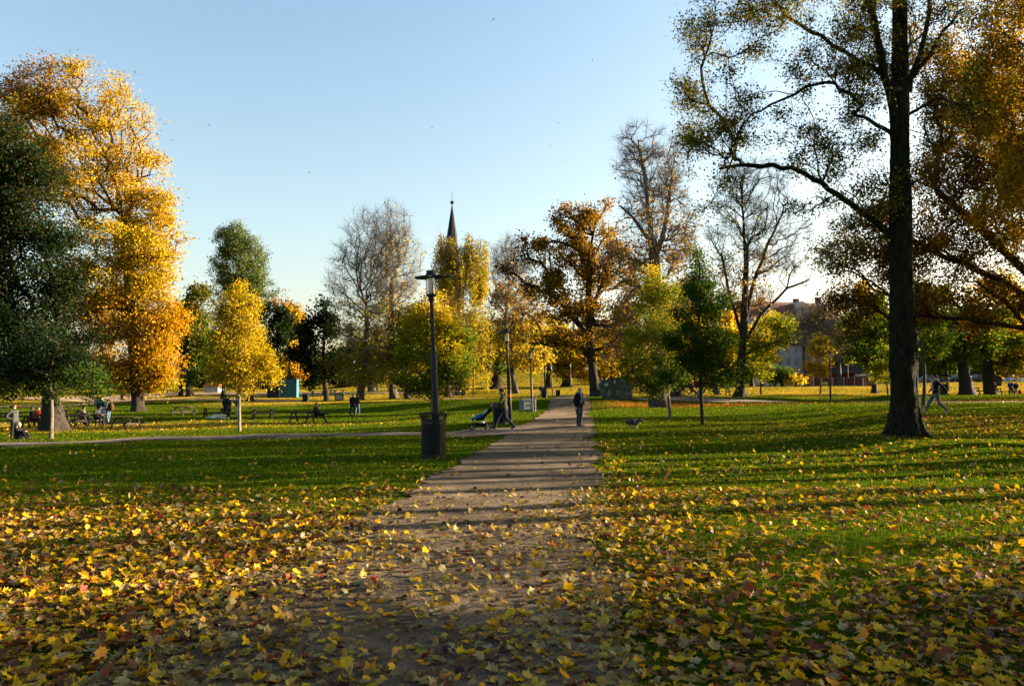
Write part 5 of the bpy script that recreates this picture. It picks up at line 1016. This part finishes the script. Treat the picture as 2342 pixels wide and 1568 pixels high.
person(30, 1004, 41, 0, (.75, -.2), 'person in a grey sweater standing hand on hip beside the seated blonde', pose(haR=(.15, .02, 1.02), elR=(.42, -.1, 1.15), face=(.7, .6, .25)), (.07, .072, .07), (.012, .012, .016), h=1.76, hair=(.3, .1, .03), group=PE)
gs = seated(.0, knR=(.13, .34, .42), anR=(.13, .58, .1), toR=(.14, .74, .05), knL=(-.13, .3, .46), anL=(-.12, .5, .1), toL=(-.13, .66, .05), elR=(.22, .14, .44), haR=(.1, .38, .44), elL=(-.22, .14, .44), haL=(-.1, .36, .46), face=(-.3, 1, 0))
person(42, 1004, 40.4, 0, (1, -.15), 'blonde person in black sitting on the grass with knees drawn up', gs, (.012, .013, .016), (.012, .013, .017), h=1.72, hair=(.6, .48, .28), long_=True, group=PE)
for px, lab, t_, hr, Y, hd_ in ((72, 'person in black with a pale scarf sitting at the table by the thick trunk', (.012, .012, .014), (.1, .05, .03), 50.6, (1, .3)), (87, 'person in an orange red jacket sitting at the table by the thick trunk', (.55, .07, .02), (.08, .03, .02), 51.2, (.3, -.9))):
    p = gp(px, 978, Y); person(0, 0, 0, 0, hd_, lab, seated(.47), t_, (.03, .03, .04), h=1.72, hair=hr, loc=(p.x, p.y, p.z), group=PE, hood=(.5, .45, .4) if px == 72 else None)
person(1046, 907, 128, 0, (.9, .3), 'person in a bright pink jacket behind a beige pram', pose(haR=(.14, .4, 1.02), elR=(.23, .14, 1.14), haL=(-.14, .4, 1.02), elL=(-.23, .14, 1.14)), (.75, .03, .22), (.25, .28, .32), h=1.66, vox=.03, group=PE)
person(1030, 905, 126, 0, (.6, .5), 'small child in a pink overall beside the distant lamp post', pose(), (.6, .03, .12), (.15, .02, .05), h=1.1, vox=.03, group=PE, cap=(.4, .05, .1))
person(1583, 909, 80, 0, (.95, -.1), 'person in a long brown coat walking right with a shaggy dog', pose(**WALK), (.05, .045, .035), (.012, .012, .016), h=1.78, w=1.1, vox=.025, group=PE, coat=.3, hair=(.015, .012, .01))
person(1562, 901, 84, 0, (.3, -.9), 'dark dressed person peeping out beside the stout dark trunk', pose(), (.013, .014, .02), (.012, .012, .018), h=1.7, vox=.025, group=PE, cap=(.4, .4, .42))
person(2312, 905, 87, 0, (.3, .9), 'person in a bright blue jacket at the table near the right edge', pose(nk=(.0, .08, 1.47), hd=(.0, .16, 1.58), haR=(.1, .4, 1.0), haL=(-.1, .4, 1.0)), (.02, .07, .42), (.02, .025, .04), h=1.7, w=1.15, vox=.025, group=PE)
person(2324, 905, 86.5, 0, (-.3, -.9), 'person in black leaning over a red bag near the right edge', pose(nk=(0, .2, 1.42), hd=(0, .3, 1.5), ch=(0, .1, 1.26), shR=(.18, .16, 1.36), shL=(-.18, .16, 1.36)), (.015, .015, .02), (.2, .24, .28), h=1.62, vox=.025, group=PE, hair=(.3, .3, .3))
person(2337, 871, 150, 0, (-1, 0), 'far off person in blue walking past the white parked car', pose(**WALK), (.05, .09, .25), (.02, .03, .05), h=1.75, vox=.035, group=PE)
person(1376, 884, 140, 0, (.6, .4), 'far off person in teal half hidden by the rusty oak', pose(), (.02, .2, .2), (.02, .02, .03), h=1.7, vox=.035, group=PE)
person(1237, 893, 118, 0, (.5, -.8), 'far off person in dark clothes beside the fourth street lamp', pose(**WALK), (.02, .02, .025), (.15, .15, .18), h=1.7, vox=.035, group=PE)
b = gp(2333, 905, 86.2); m = MB(); m.cap((0, 0, .5), (0, 0, .35), .15, .19); t = root('bag', b, 'red bag held beside the table near the right edge', 'bag'); remesh(m, 'body', cloth((.5, .02, .03)), t, .025); m = MB(); m.loft([(-.1, 0, .6), (-.07, 0, .76), (.07, 0, .76), (.1, 0, .6)], [.012] * 4, 6); m.build('strap', M['rubber'], t)

# ================================================================ DOGS
def furmat(name, dark, light, z0, z1, xf=None):
    m = bpy.data.materials.new(name); m.use_nodes = True; t = m.node_tree; b = t.nodes['Principled BSDF']; b.inputs['Roughness'].default_value = .9; L = t.links.new
    tc = N(t, 'ShaderNodeTexCoord'); s = N(t, 'ShaderNodeSeparateXYZ'); L(tc.outputs['Object'], s.inputs[0]); n = N(t, 'ShaderNodeTexNoise'); n.inputs['Scale'].default_value = 30; L(tc.outputs['Object'], n.inputs['Vector'])
    a = N(t, 'ShaderNodeMath', operation='MULTIPLY_ADD'); L(n.outputs[0], a.inputs[0]); a.inputs[1].default_value = .1; L(s.outputs[2], a.inputs[2])
    r = N(t, 'ShaderNodeMapRange'); r.inputs[1].default_value = z0; r.inputs[2].default_value = z1; L(a.outputs[0], r.inputs[0])
    x = N(t, 'ShaderNodeMix', data_type='RGBA'); L(r.outputs[0], x.inputs[0]); x.inputs[6].default_value = (*light, 1); x.inputs[7].default_value = (*dark, 1); L(x.outputs[2], b.inputs['Base Color']); return m
def dog(loc, heading, label, mt, s=1.0, harness=None, lying=False):
    rt = root('dog', loc, label, 'dog', rz=math.atan2(-heading[0], heading[1])); rt.scale = (s, s, s); m = MB()
    if lying:
        m.ell((0, 0, .15), (.16, .38, .15)); m.ell((0, .34, .2), (.12, .14, .13)); m.ell((0, .5, .2), (.09, .11, .08)); m.cap((.1, .3, .06), (.12, .62, .04), .05, .035); m.cap((-.1, .3, .06), (-.12, .62, .04), .05, .035); m.cap((.15, -.3, .08), (.2, 0, .05), .08, .04); m.cap((0, -.4, .1), (.1, -.7, .05), .05, .03)
    else:
        m.ell((0, .12, .29), (.11, .15, .145)); m.ell((0, -.02, .30), (.105, .19, .125)); m.ell((0, -.17, .305), (.105, .12, .13)); m.cap((0, .2, .34), (0, .32, .40), .07, .06); m.ell((0, .36, .395), (.062, .075, .062)); m.cap((0, .40, .375), (0, .47, .33), .042, .032)
        m.ell((0, .44, .32), (.045, .04, .05)); m.cap((0, .44, .33), (0, .43, .27), .035, .02)
        for x in (-1, 1):
            m.ell((x * .05, .335, .425), (.016, .03, .035)); m.cap((x * .06, .16, .24), (x * .065, .15, .12), .042, .028); m.cap((x * .065, .15, .12), (x * .065, .17, .02), .028, .028)
            m.cap((x * .06, -.18, .28), (x * .07, -.13, .17), .06, .038); m.cap((x * .07, -.13, .17), (x * .07, -.23, .11), .034, .026); m.cap((x * .07, -.23, .11), (x * .07, -.2, .02), .026, .028)
        m.cap((0, -.25, .36), (0, -.31, .30), .04, .035); m.cap((0, -.31, .30), (0, -.3, .2), .035, .03)
    remesh(m, 'body', mt, rt, .012, 2)
    if harness:
        t = MB(); t.lathe([(.128, -.02), (.134, -.02), (.134, .02), (.128, .02), (.128, -.02)], k=18)
        V = np.concatenate(t.v) @ np.array([[.78, 0, 0], [0, 0, 1.06], [0, 1, 0]]) + (0, .08, .305); h_ = MB(); h_.add(V, [np.concatenate(list(t.f.values())[0])]); h_.build('harness', M[harness], rt)
    return rt
dog(gp(1448, 981, 35), (1, -.12), 'small black schnauzer like dog with pale legs standing on the grass', furmat('fur_dark', (.012, .013, .018), (.36, .31, .25), .12, .24), .95, 'steel')
dog(gp(1599, 908, 79.5), (1, .1), 'shaggy grey dog walking beside the person in the long brown coat', furmat('fur_grey', (.2, .18, .15), (.35, .32, .27), .2, .4), 1.5)
dog(gp(496, 957, 61), (1, -.1), 'white dog lying on the lawn at the feet of the people', furmat('fur_white', (.5, .44, .36), (.6, .55, .47), .1, .3), 1.15, None, True)

# ================================================================ PUSHCHAIR
def wheel(rt, x, y, r, w=.045):
    t = MB(); n = 24; a = np.arange(n) * 2 * np.pi / n
    P = []; q = MB(); q.lathe([(r - .035, -w / 2), (r - .01, -w / 2), (r, 0), (r - .01, w / 2), (r - .035, w / 2), (r - .045, 0), (r - .035, -w / 2)], k=24); V = np.concatenate(q.v)[:, [2, 0, 1]] + (x, y, r); t.add(V, [np.concatenate(f) for f in q.f.values()])
    wh = t.build('wheel', M['rubber'], rt, smooth=True); q = MB(); q.tube((x - .03, y, r), (x + .03, y, r), .022, k=10)
    for i in range(5):
        b_ = 2 * math.pi * i / 5; q.bar((x, y, r), (x, y + (r - .035) * math.cos(b_), r + (r - .035) * math.sin(b_)), .014, .022)
    q.build('rim', M['steel'], wh)
def pushchair(loc, rz, label, fab, blank, s=1.0):
    rt = root('pushchair', loc, label, 'pushchair', rz=rz); rt.scale = (s, s, s)
    wheel(rt, .28, -.36, .17); wheel(rt, -.28, -.36, .17); wheel(rt, 0, .34, .135)
    m = MB()
    for x in (-.25, .25):
        m.tube((x, -.80, 1.06), (x * .95, -.3, .66), .014, k=8); m.tube((x * .95, -.3, .66), (x * .4, .26, .32), .014, k=8); m.tube((x, -.36, .18), (x * .95, -.22, .58), .014, k=8); m.tube((x, -.36, .17), (x * .5, .22, .30), .012, k=8)
    m.tube((-.25, -.8, 1.06), (.25, -.8, 1.06), .018, k=8); m.tube((-.28, -.36, .17), (.28, -.36, .17), .012, k=8); m.tube((0, .30, .34), (0, .34, .135), .02, k=8); m.tube((-.1, .26, .32), (.1, .26, .32), .016, k=8); m.build('frame', M['iron'], rt)
    m = MB(); m.cap((.12, -.46, .9), (.12, -.12, .52), .07, .08); m.cap((-.12, -.46, .9), (-.12, -.12, .52), .07, .08); m.cap((.12, -.12, .5), (.1, .12, .48), .08, .06); m.cap((-.12, -.12, .5), (-.1, .12, .48), .08, .06); m.cap((.19, -.38, .8), (.19, -.1, .56), .04, .04); m.cap((-.19, -.38, .8), (-.19, -.1, .56), .04, .04); remesh(m, 'seat', cloth(fab), rt, .016)
    m = MB(); m.cap((.17, -.5, .93), (.17, -.4, .84), .06, .07); m.cap((-.17, -.5, .93), (-.17, -.4, .84), .06, .07); m.cap((.17, -.5, .92), (-.17, -.5, .92), .065, .065); m.cap((.17, -.56, .88), (-.17, -.56, .88), .05, .05); remesh(m, 'canopy', cloth(fab), rt, .016)
    m = MB(); m.cap((-.13, -.3, .77), (.13, -.3, .77), .065, .065); m.cap((.0, -.33, .84), (.0, -.26, .72), .08, .09); remesh(m, 'pillow', cloth((.6, .58, .6)), rt, .016)
    m = MB(); m.cap((-.1, .0, .58), (.12, .02, .57), .09, .085); m.cap((-.1, .16, .53), (.1, .18, .53), .085, .08); m.cap((-.1, .3, .48), (.1, .3, .46), .07, .07); m.cap((0, -.08, .64), (0, .1, .6), .08, .08); remesh(m, 'blanket', cloth(blank), rt, .016)
    m = MB(); m.box((0, -.08, .24), (.4, .5, .15), taper=(1.12, 1.12)); m.build('basket', cloth((.012, .012, .014)), rt)
    m = MB(); m.ell((0, -.1, .33), (.13, .13, .05)); m.build('bag', M['white'], rt, smooth=True)
    m = MB(); m.loft([(.26, -.72, .98), (.27, -.66, .8), (.27, -.67, .62), (.28, -.68, .5)], [.006] * 4, 5); m.build('strap', M['rubber'], rt); return rt
pp = gp(1097, 986, 36.0); pc = pushchair(pp, math.pi / 2, 'black three wheeled pushchair with a bright blue blanket', (.012, .013, .017), (.02, .16, .42), 1.03)
pb = copy_tree(pc); pb.location = gp(1053, 907, 128.5); pb.rotation_euler[2] = -1.2; pb['label'] = 'distant pram with a beige hood beside the person in pink'
for c in pb.children:
    if c.name.split('.')[0] in ('canopy', 'seat', 'blanket'):
        c.data = c.data.copy(); c.data.materials.clear(); c.data.materials.append(cloth((.4, .33, .28) if 'canopy' in c.name else (.02, .02, .025)))
        if 'canopy' in c.name: c.scale = (1.2, 1.25, 1.12)

# ================================================================ TURQUOISE CONTAINER, TABLES, BOARD, PLAYGROUND
b = gp(650, 909, 112); rt = root('site_container', b, 'turquoise metal container on the far side of the lawn', 'container', rz=.12)
m = MB(); m.box((0, 1.2, 1.3), (3.3, 2.4, 2.55))
for i in range(22): m.box((-1.6 + i * .152, -.012, 1.3), (.07, .03, 2.4))
m.build('wall', M['turq'], rt); m = MB(); m.box((0, 1.2, 2.63), (3.4, 2.5, .1)); m.build('roof', M['roofdark'], rt); m = MB()
for x in (-1.66, 1.66): m.box((x, -.03, 1.3), (.08, .1, 2.6))
m.build('post', M['steel'], rt)
b = gp(625, 909, 110); rt = root('fence_panel', b, 'dark blue panel standing left of the turquoise container', 'panel', rz=-.2); m = MB(); m.box((0, 0, 1.0), (1.8, .06, 2)); m.build('board', M['roofdark'], rt); m = MB()
for x in (-.9, .9): m.box((x, -.045, 1.02), (.06, .05, 2.06))
m.build('post', M['iron'], rt)
for i, (px, Y) in enumerate(((728, 124), (752, 125), (770, 122), (876, 122))):
    b = gp(px, 905, Y); rt = root('stone_table', b, ['long pale stone table left of the slim leaning trunk', 'long pale stone table behind the slim leaning trunk', 'long pale stone table above the steel container', 'pale stone table right of the fluted pale trunk'][i], 'table', 'stone tables on the plaza', rz=.1 * i)
    m = MB(); m.box((0, 0, .8), (2.7, 1.2, .09)); m.build('tabletop', M['stone'], rt)
    for x in (-.9, .9): m = MB(); m.box((x, 0, .38), (.22, .7, .78)); m.build('leg', M['stone'], rt)
b = gp(223, 924, 86); rt = root('notice_board', b, 'grey board on legs right of the standing person in navy blue', 'board', rz=.1); m = MB(); m.box((0, 0, .55), (.72, .06, .8)); m.build('board', M['greyplastic'], rt)
for x in (-.33, .33): m = MB(); m.box((x, .045, .45), (.05, .05, .95)); m.build('leg', M['iron'], rt)
b = gp(487, 898, 150); rt = root('hut', b, 'orange roofed low hut beside a brown bush beyond the lawn', 'hut'); m = MB(); m.box((0, 0, .6), (2.6, 2, 1.2)); m.build('wall', M['facade2'], rt); prism([(-1.6, 1.2), (1.6, 1.2), (.9, 1.9), (-.9, 1.9)], -1.2, 1.2).build('roof', mat('orange_roof', (.62, .2, .05)), rt)
b = gp(1540, 886, 140); rt = root('swing_frame', b, 'white swing frame behind the stout dark trunk', 'swing'); 
for x in (-1.4, 1.4):
    m = MB(); m.tube((x, -1, 0), (x * .8, 0, 2.6), .07, k=8); m.tube((x, 1, 0), (x * .8, 0, 2.6), .07, k=8); m.build('leg', M['white'], rt)
m = MB(); m.tube((-1.2, 0, 2.6), (1.2, 0, 2.6), .07, k=8); m.build('beam', M['white'], rt)
for i, (px, c, s, lab) in enumerate(((1442, (.6, .03, .03), 1.2, 'red play house right of the waste container far away'), (1520, (.62, .5, .3), .9, 'small yellow play house far behind the knobbly chestnut'), (1752, (.75, .75, .72), 1.5, 'white van parked far behind the wire fence'))):
    if i == 2: continue
    b = gp(px, 885, 138); rt = root('play_house', b, lab, 'play house', 'playground houses'); m = MB(); m.box((0, 0, s * .5), (s * 1.2, s, s)); m.build('wall', mat('playpaint', c), rt); prism([(-s * .75, s), (s * .75, s), (0, s * 1.55)], -s * .6, s * .6).build('roof', mat('playroof', (.5, .05, .05)), rt)

# ================================================================ RED SHEDS, FENCE
def shed(px, Y, w, d, h, rh, rz, label, ridge='x'):
    b = gp(px, 883, Y); rt = root('shed', b, label, 'shed', 'red wooden sheds', rz=rz)
    m = MB(); m.box((0, 0, h / 2), (w, d, h))
    nbd = int(w / .2)
    for i in range(nbd): m.box((-w / 2 + (i + .5) * w / nbd, -d / 2 - .008, h / 2), (.15, .02, h - .04))
    m.build('wall', M['red'], rt); o = .35
    if ridge == 'x':
        V = [(-w / 2 - o, -d / 2 - o, h - .12), (w / 2 + o, -d / 2 - o, h - .12), (w / 2 + o, 0, h + rh), (-w / 2 - o, 0, h + rh), (w / 2 + o, d / 2 + o, h - .12), (-w / 2 - o, d / 2 + o, h - .12)]
        V2 = V + [(x, y, z + .12) for x, y, z in V]; m = MB(); m.add(V2, [[[0, 1, 2, 3][::-1], [3, 2, 4, 5][::-1], [6, 7, 8, 9], [9, 8, 10, 11], [0, 1, 7, 6], [4, 5, 11, 10], [1, 2, 8, 7], [2, 4, 10, 8], [0, 6, 9, 3], [3, 9, 11, 5]]]); m.build('roof', M['roofdark'], rt)
        prism([(-d / 2, h), (d / 2, h), (0, h + rh - .05)], -w / 2, w / 2).build('gable', M['red'], rt).rotation_euler = (0, 0, math.pi / 2)
        for s in (-1, 1):
            for e in (-1, 1):
                m = MB(); m.bar((s * (w / 2 + o + .02), e * (d / 2 + o), h - .05), (s * (w / 2 + o + .02), 0, h + rh + .06), .06, .2, up=(1, 0, 0)); m.build('bargeboard', M['trim'], rt)
    else:
        prism([(-w / 2 - o, h - .12), (w / 2 + o, h - .12), (w / 2 + o, h), (0, h + rh), (-w / 2 - o, h)], -d / 2 - o, d / 2 + o).build('roof', M['roofdark'], rt)
    for x in (-w / 2 + .06, w / 2 - .06): m = MB(); m.box((x, -d / 2 - .03, h / 2), (.14, .05, h)); m.build('corner_board', M['trim'], rt)
    return rt
shed(1842, 118, 1.9, 2.4, 1.75, .55, -.15, 'small red wooden shed with a low dark roof left of the long one', 'y')
sh = shed(1906, 121, 7.4, 4.6, 2.05, 1.05, -.32, 'long red wooden shed with a dark pitched roof')
m = MB(); m.box((3.1, -2.33, 1.0), (.5, .05, 1.95)); m.build('door', M['trim'], sh)
shed(1606, 132, 7, 3, 2.2, .8, .1, 'dark red hut seen under the green young maple', 'x')
shed(1980, 116, 2.2, 1.8, 1.45, .35, .2, 'little dark lean-to hut at the right end of the long red shed', 'y')
b = gp(1884, 884, 113); rt = root('grit_bin', b, 'yellow green grit bin in front of the long red shed', 'grit bin'); m = MB(); m.box((0, 0, .25), (.85, .6, .5), taper=(1.1, 1.1)); m.build('body', mat('gritbin', (.22, .3, .03)), rt); m = MB(); m.box((0, 0, .54), (1, .75, .08), taper=(.8, .7)); m.build('lid', mat('gritlid', (.16, .24, .03)), rt)
rt = root('wire_fence', gp(1930, 884, 112), 'long grey wire mesh fence in front of the sheds', 'fence'); o0 = rt.location
P = [gp(px, 884, 112 - (2 if px > 2000 else 0)) for px in range(1730, 2135, 25)]
for q in P: m = MB(); v = q - o0; m.tube((v.x, v.y, -.1 + v.z), (v.x, v.y, 1.25 + v.z), .03, k=6); m.build('post', M['steel'], rt)
m = MB()
for a, c in zip(P[:-1], P[1:]):
    for z in (.1, 1.2): m.tube(tuple(a - o0 + Vector((0, 0, z))), tuple(c - o0 + Vector((0, 0, z))), .014, k=4)
    for i in range(7):
        q = a.lerp(c, (i + .5) / 7) - o0; m.tube((q.x, q.y, q.z + .1), (q.x, q.y, q.z + 1.2), .006, k=3)
    for z in (.35, .6, .9): m.tube(tuple(a - o0 + Vector((0, 0, z))), tuple(c - o0 + Vector((0, 0, z))), .006, k=3)
m.build('mesh', M['steel'], rt)
# low railing at the foot of the leafy slope
rt = root('railing', gp(1150, 886, 152), 'thin dark railing along the foot of the leafy slope', 'railing'); o0 = rt.location; P = [gp(px, 886, 152) for px in range(1000, 1345, 20)]
for q in P: m = MB(); v = q - o0; m.tube((v.x, v.y, v.z - .1), (v.x, v.y, v.z + 1), .03, k=5); m.build('post', M['iron'], rt)
m = MB()
for a, c in zip(P[:-1], P[1:]): m.tube(tuple(a - o0 + Vector((0, 0, 1))), tuple(c - o0 + Vector((0, 0, 1))), .03, k=5); m.tube(tuple(a - o0 + Vector((0, 0, .55))), tuple(c - o0 + Vector((0, 0, .55))), .02, k=5)
m.build('rail', M['iron'], rt)

# ================================================================ BUILDINGS
def block(loc, rz, w, d, floors, fh, base, label, wm, rm, rh, nwin, name='apartment_building', dorm=(), chim=(), right=True, cornice=True, ww=1.15, wh=1.9):
    rt = root(name, loc, label, 'building', rz=rz); H_ = base + floors * fh
    m = MB(); m.box((0, 0, H_ / 2 - 1), (w, d, H_ + 2)); m.build('wall', M[wm], rt)
    prism([(-d / 2 - .3, H_ + .02), (d / 2 + .3, H_ + .02), (d / 2 - 1.6, H_ + rh * .75), (0, H_ + rh), (-d / 2 + 1.6, H_ + rh * .75)], -w / 2 - .1, w / 2 + .1).build('roof', M[rm], rt).rotation_euler = (0, 0, math.pi / 2)
    if cornice:
        for f_ in list(range(floors)) + [floors]:
            m = MB(); z = base + f_ * fh - .12; m.box((0, -d / 2 - .12, z), (w + .2, .26, .22 if f_ < floors else .5)); m.build('cornice', M['trim'], rt)
    for f_ in range(floors):
        for i in range(nwin):
            x = -w / 2 + (i + .5) * w / nwin; z = base + f_ * fh + fh * .5
            m = MB(); y = -d / 2 - .03
            m.box((x - ww / 2 - .11, y, z), (.2, .1, wh + .1)); m.box((x + ww / 2 + .11, y, z), (.2, .1, wh + .1)); m.box((x, y - .05, z + wh / 2 + .17), (ww + .7, .2, .22)); m.box((x, y - .05, z - wh / 2 - .12), (ww + .5, .2, .14)); m.box((x, y - .01, z), (.07, .07, wh)); m.box((x, y - .01, z + wh * .2), (ww, .07, .07))
            fr = m.build('window', M['trim'], rt); m = MB(); m.box((x, -d / 2 - .012, z), (ww, .02, wh)); m.build('pane', M['pane'], fr)
    for x, dw, dh in dorm:
        m = MB(); m.add([(x - dw / 2, -d / 2 - .05, H_), (x + dw / 2, -d / 2 - .05, H_), (x + dw / 2, -d / 2 - .05, H_ + dh), (x, -d / 2 - .05, H_ + dh * 1.5), (x - dw / 2, -d / 2 - .05, H_ + dh), (x - dw / 2, 0, H_), (x + dw / 2, 0, H_), (x + dw / 2, 0, H_ + dh), (x, 0, H_ + dh * 1.5), (x - dw / 2, 0, H_ + dh)], [[[0, 1, 2, 3, 4]], [[1, 6, 7, 2], [2, 7, 8, 3], [3, 8, 9, 4], [4, 9, 5, 0]]]); dd = m.build('dormer', M['facade2'], rt)
        m = MB(); m.box((x, -d / 2 - .08, H_ + dh * .55), (1, .06, 1.5)); m.build('pane', M['pane'], dd)
    for x, ch in chim:
        m = MB(); m.box((x, 0, H_ + rh + ch / 2 - .6), (1.3, 1.0, ch + 1.2)); m.box((x, 0, H_ + rh + ch + .08), (1.5, 1.2, .18)); m.build('chimney', M['brickr'], rt)
    return rt
def gx_(px, Y): return at(px, 880, Y).x
block((gx_(1800, 215), 219, g1(gx_(1800, 215), 219)), .28, 27, 13, 5, 3.3, 1.2, 'tall grey stone apartment house with rows of ornate windows and a red brown roof', 'facade', 'rooftile', 5.2, 11, dorm=((2.5, 4.5, 3.2), (-8, 3, 2.2)), chim=((12.2, 1.4), (5, .8), (-6, .7)))
block((gx_(1925, 212), 216, g1(gx_(1925, 212), 216)), -.1, 15, 12, 4, 3.3, 1.2, 'beige apartment house adjoining the right side of the grey one', 'facade2', 'rooftile', 4, 6, dorm=((0, 3, 2.2),), chim=((4, .8),))
block((gx_(2150, 205), 210, g1(gx_(2150, 205), 210)), -.05, 44, 12, 4, 3.3, 1.0, 'long cream coloured house far behind the walking woman', 'facade2', 'rooftile', 4, 13, chim=((10, .8), (-9, .8)))
block((gx_(2330, 190), 200, g1(gx_(2330, 190), 200)), -.3, 26, 12, 4, 3.3, 1.0, 'sunlit pale house at the right edge behind the yellow trees', 'facade2', 'rooftile', 4, 8)
# church
Y = 320; x = at(1032, 880, Y).x; zb = g1(x, Y); rt = root('church', (x, Y, zb), 'church with a slender dark copper spire topped by a ball', 'church', rz=.35)
ztop = at(1032, 466, Y).z - zb; hw = 4.4
m = MB(); m.box((0, 0, 19), (8, 8, 42)); m.build('tower', M['brick'], rt)
m = MB(); m.loft([(0, 0, 40.3), (0, 0, 44), (0, 0, 56), (0, 0, ztop - .3)], [5.0, 3.1, 2.05, .12], 8, cap=True); m.build('spire', M['copper'], rt)
m = MB(); m.ell((0, 0, ztop + .5), (.75, .75, .75)); m.tube((0, 0, ztop + .2), (0, 0, ztop + 4.6), .09, k=6); m.build('finial', M['copper'], rt, smooth=True)
m = MB(); m.box((0, 20, 8), (14, 32, 18)); m.build('nave', M['brick'], rt); prism([(-7.6, 17), (7.6, 17), (0, 26)], 4.2, 36).build('roof', M['rooftile'], rt)

# ================================================================ PARKED CARS
def car(px, Y, rz, paint, label, py=874):
    b = gp(px, py, Y); rt = root('parked_car', b, label, 'car', 'cars parked beyond the park', rz=rz)
    pr = [(-2.1, .32), (2.1, .32), (2.15, .62), (1.95, .82), (1.1, .95), (-1.9, .98), (-2.12, .75)]; prism(pr, -.85, .85).build('body', paint, rt)
    prism([(-1.55, .97), (1.1, .95), (.45, 1.42), (-1.1, 1.45)], -.76, .76).build('cabin', M['pane'], rt); prism([(-1.15, 1.445), (.5, 1.415), (.42, 1.47), (-1.05, 1.49)], -.74, .74).build('roof', paint, rt)
    for x in (-1.3, 1.3):
        for y in (-.84, .84):
            q = MB(); q.lathe([(0, -.1), (.3, -.1), (.33, -.06), (.33, .06), (.3, .1), (0, .1)], k=18); V = np.concatenate(q.v)[:, [0, 2, 1]] + (x, y, .32); t = MB(); t.add(V, [np.concatenate(f) for f in q.f.values()]); wh = t.build('wheel', M['rubber'], rt)
    for y in (-.6, .6): m = MB(); m.box((2.12, y, .68), (.06, .3, .13)); m.build('headlight', M['white'], rt); m = MB(); m.box((-2.11, y, .78), (.06, .28, .13)); m.build('tail_light', M['red'], rt)
    return rt
cn_ = [(2200, 141, .1, M['carblack'], 'black parked car behind the leaning dark trunk'), (2246, 141, .1, M['carblack'], 'dark parked car between the two thick trunks at right'), (2325, 146, .15, mat('carwhite', (.7, .7, .7), rough=.3), 'white parked car at the right edge'), (2130, 142, .1, mat('carblue', (.03, .05, .12), rough=.3), 'dark blue parked car just right of the great birch trunk'),
       (1752, 150, .2, mat('carsilver', (.3, .32, .35), rough=.3), 'silver blue parked car behind the left end of the wire fence')]
for a in cn_: car(*a)
cinfo = None
# ================================================================ LEAVES IN THE AIR
rl = np.random.RandomState(9)
AIR = [(473, 288, 7.5, 'brown leaf falling edge on high above the young yellow maple', (.2, .1, .05)), (395, 322, 11, 'dark leaf specking the sky right of the giant chestnut', (.1, .06, .04)), (707, 396, 11, 'dark leaf high above the bare trees', (.1, .06, .04)), (988, 293, 12, 'leaf falling above the church spire', (.2, .1, .05)), (1130, 47, 10, 'leaf near the top middle of the sky', (.2, .1, .05)),
       (1356, 140, 10, 'leaf right of the middle of the sky, upper one', (.2, .1, .05)), (1275, 283, 10, 'leaf in the sky above the rusty oak', (.25, .2, .1)), (1257, 335, 10, 'leaf in the sky just below another one left of the bare chestnut', (.2, .14, .1)), (1335, 445, 11, 'leaf floating over the top of the rusty oak', (.2, .14, .1)), (880, 180, 12, 'faint leaf in the empty upper sky', (.3, .25, .2)),
       (810, 828, 16, 'bright white leaf glinting before the yellow skirt of the bare tree', (.85, .82, .75)), (1388, 866, 22, 'yellow leaf in the air just left of the waste container', (.8, .6, .05)), (1274, 961, 18, 'yellow leaf drifting over the path left of the bald person', (.8, .55, .05)), (1858, 688, 20, 'dark leaf falling above the apartment house roof', (.12, .08, .08)), (2293, 919, 20, 'yellow leaf falling above the grass near the right edge', (.8, .6, .05)), (1812, 1035, 9.5, 'yellow leaf standing upright on the shaded right lawn', (.85, .62, .03))]
for px, py, Y, lab, c in AIR:
    p = at(px, py, Y)
    if py > 1000: p.z = g1(p.x, p.y) + .05
    o = scatter_leaves('fallen_leaf' if py > 1000 else 'falling_leaf', np.zeros((1, 3)), .09 if py > 1000 else (.07 if Y > 12.5 or Y < 8 else .04), 'maple', rl, np.array([c]), M['leaf'], kindtag='thing'); o.location = p
    o.rotation_euler = (1.35, 0, rl.uniform(0, 3)) if py > 1000 else (1.2, .5 if Y > 8 else 1.1, rl.uniform(-.6, .6) + (1.2 if Y < 8 else 0)); o.scale = (.45, 1, 1) if py < 1000 else (1, 1, 1); tag(o, lab, 'leaf', 'leaves in the air' if py < 1000 else None)
print('total', time.time() - T0)
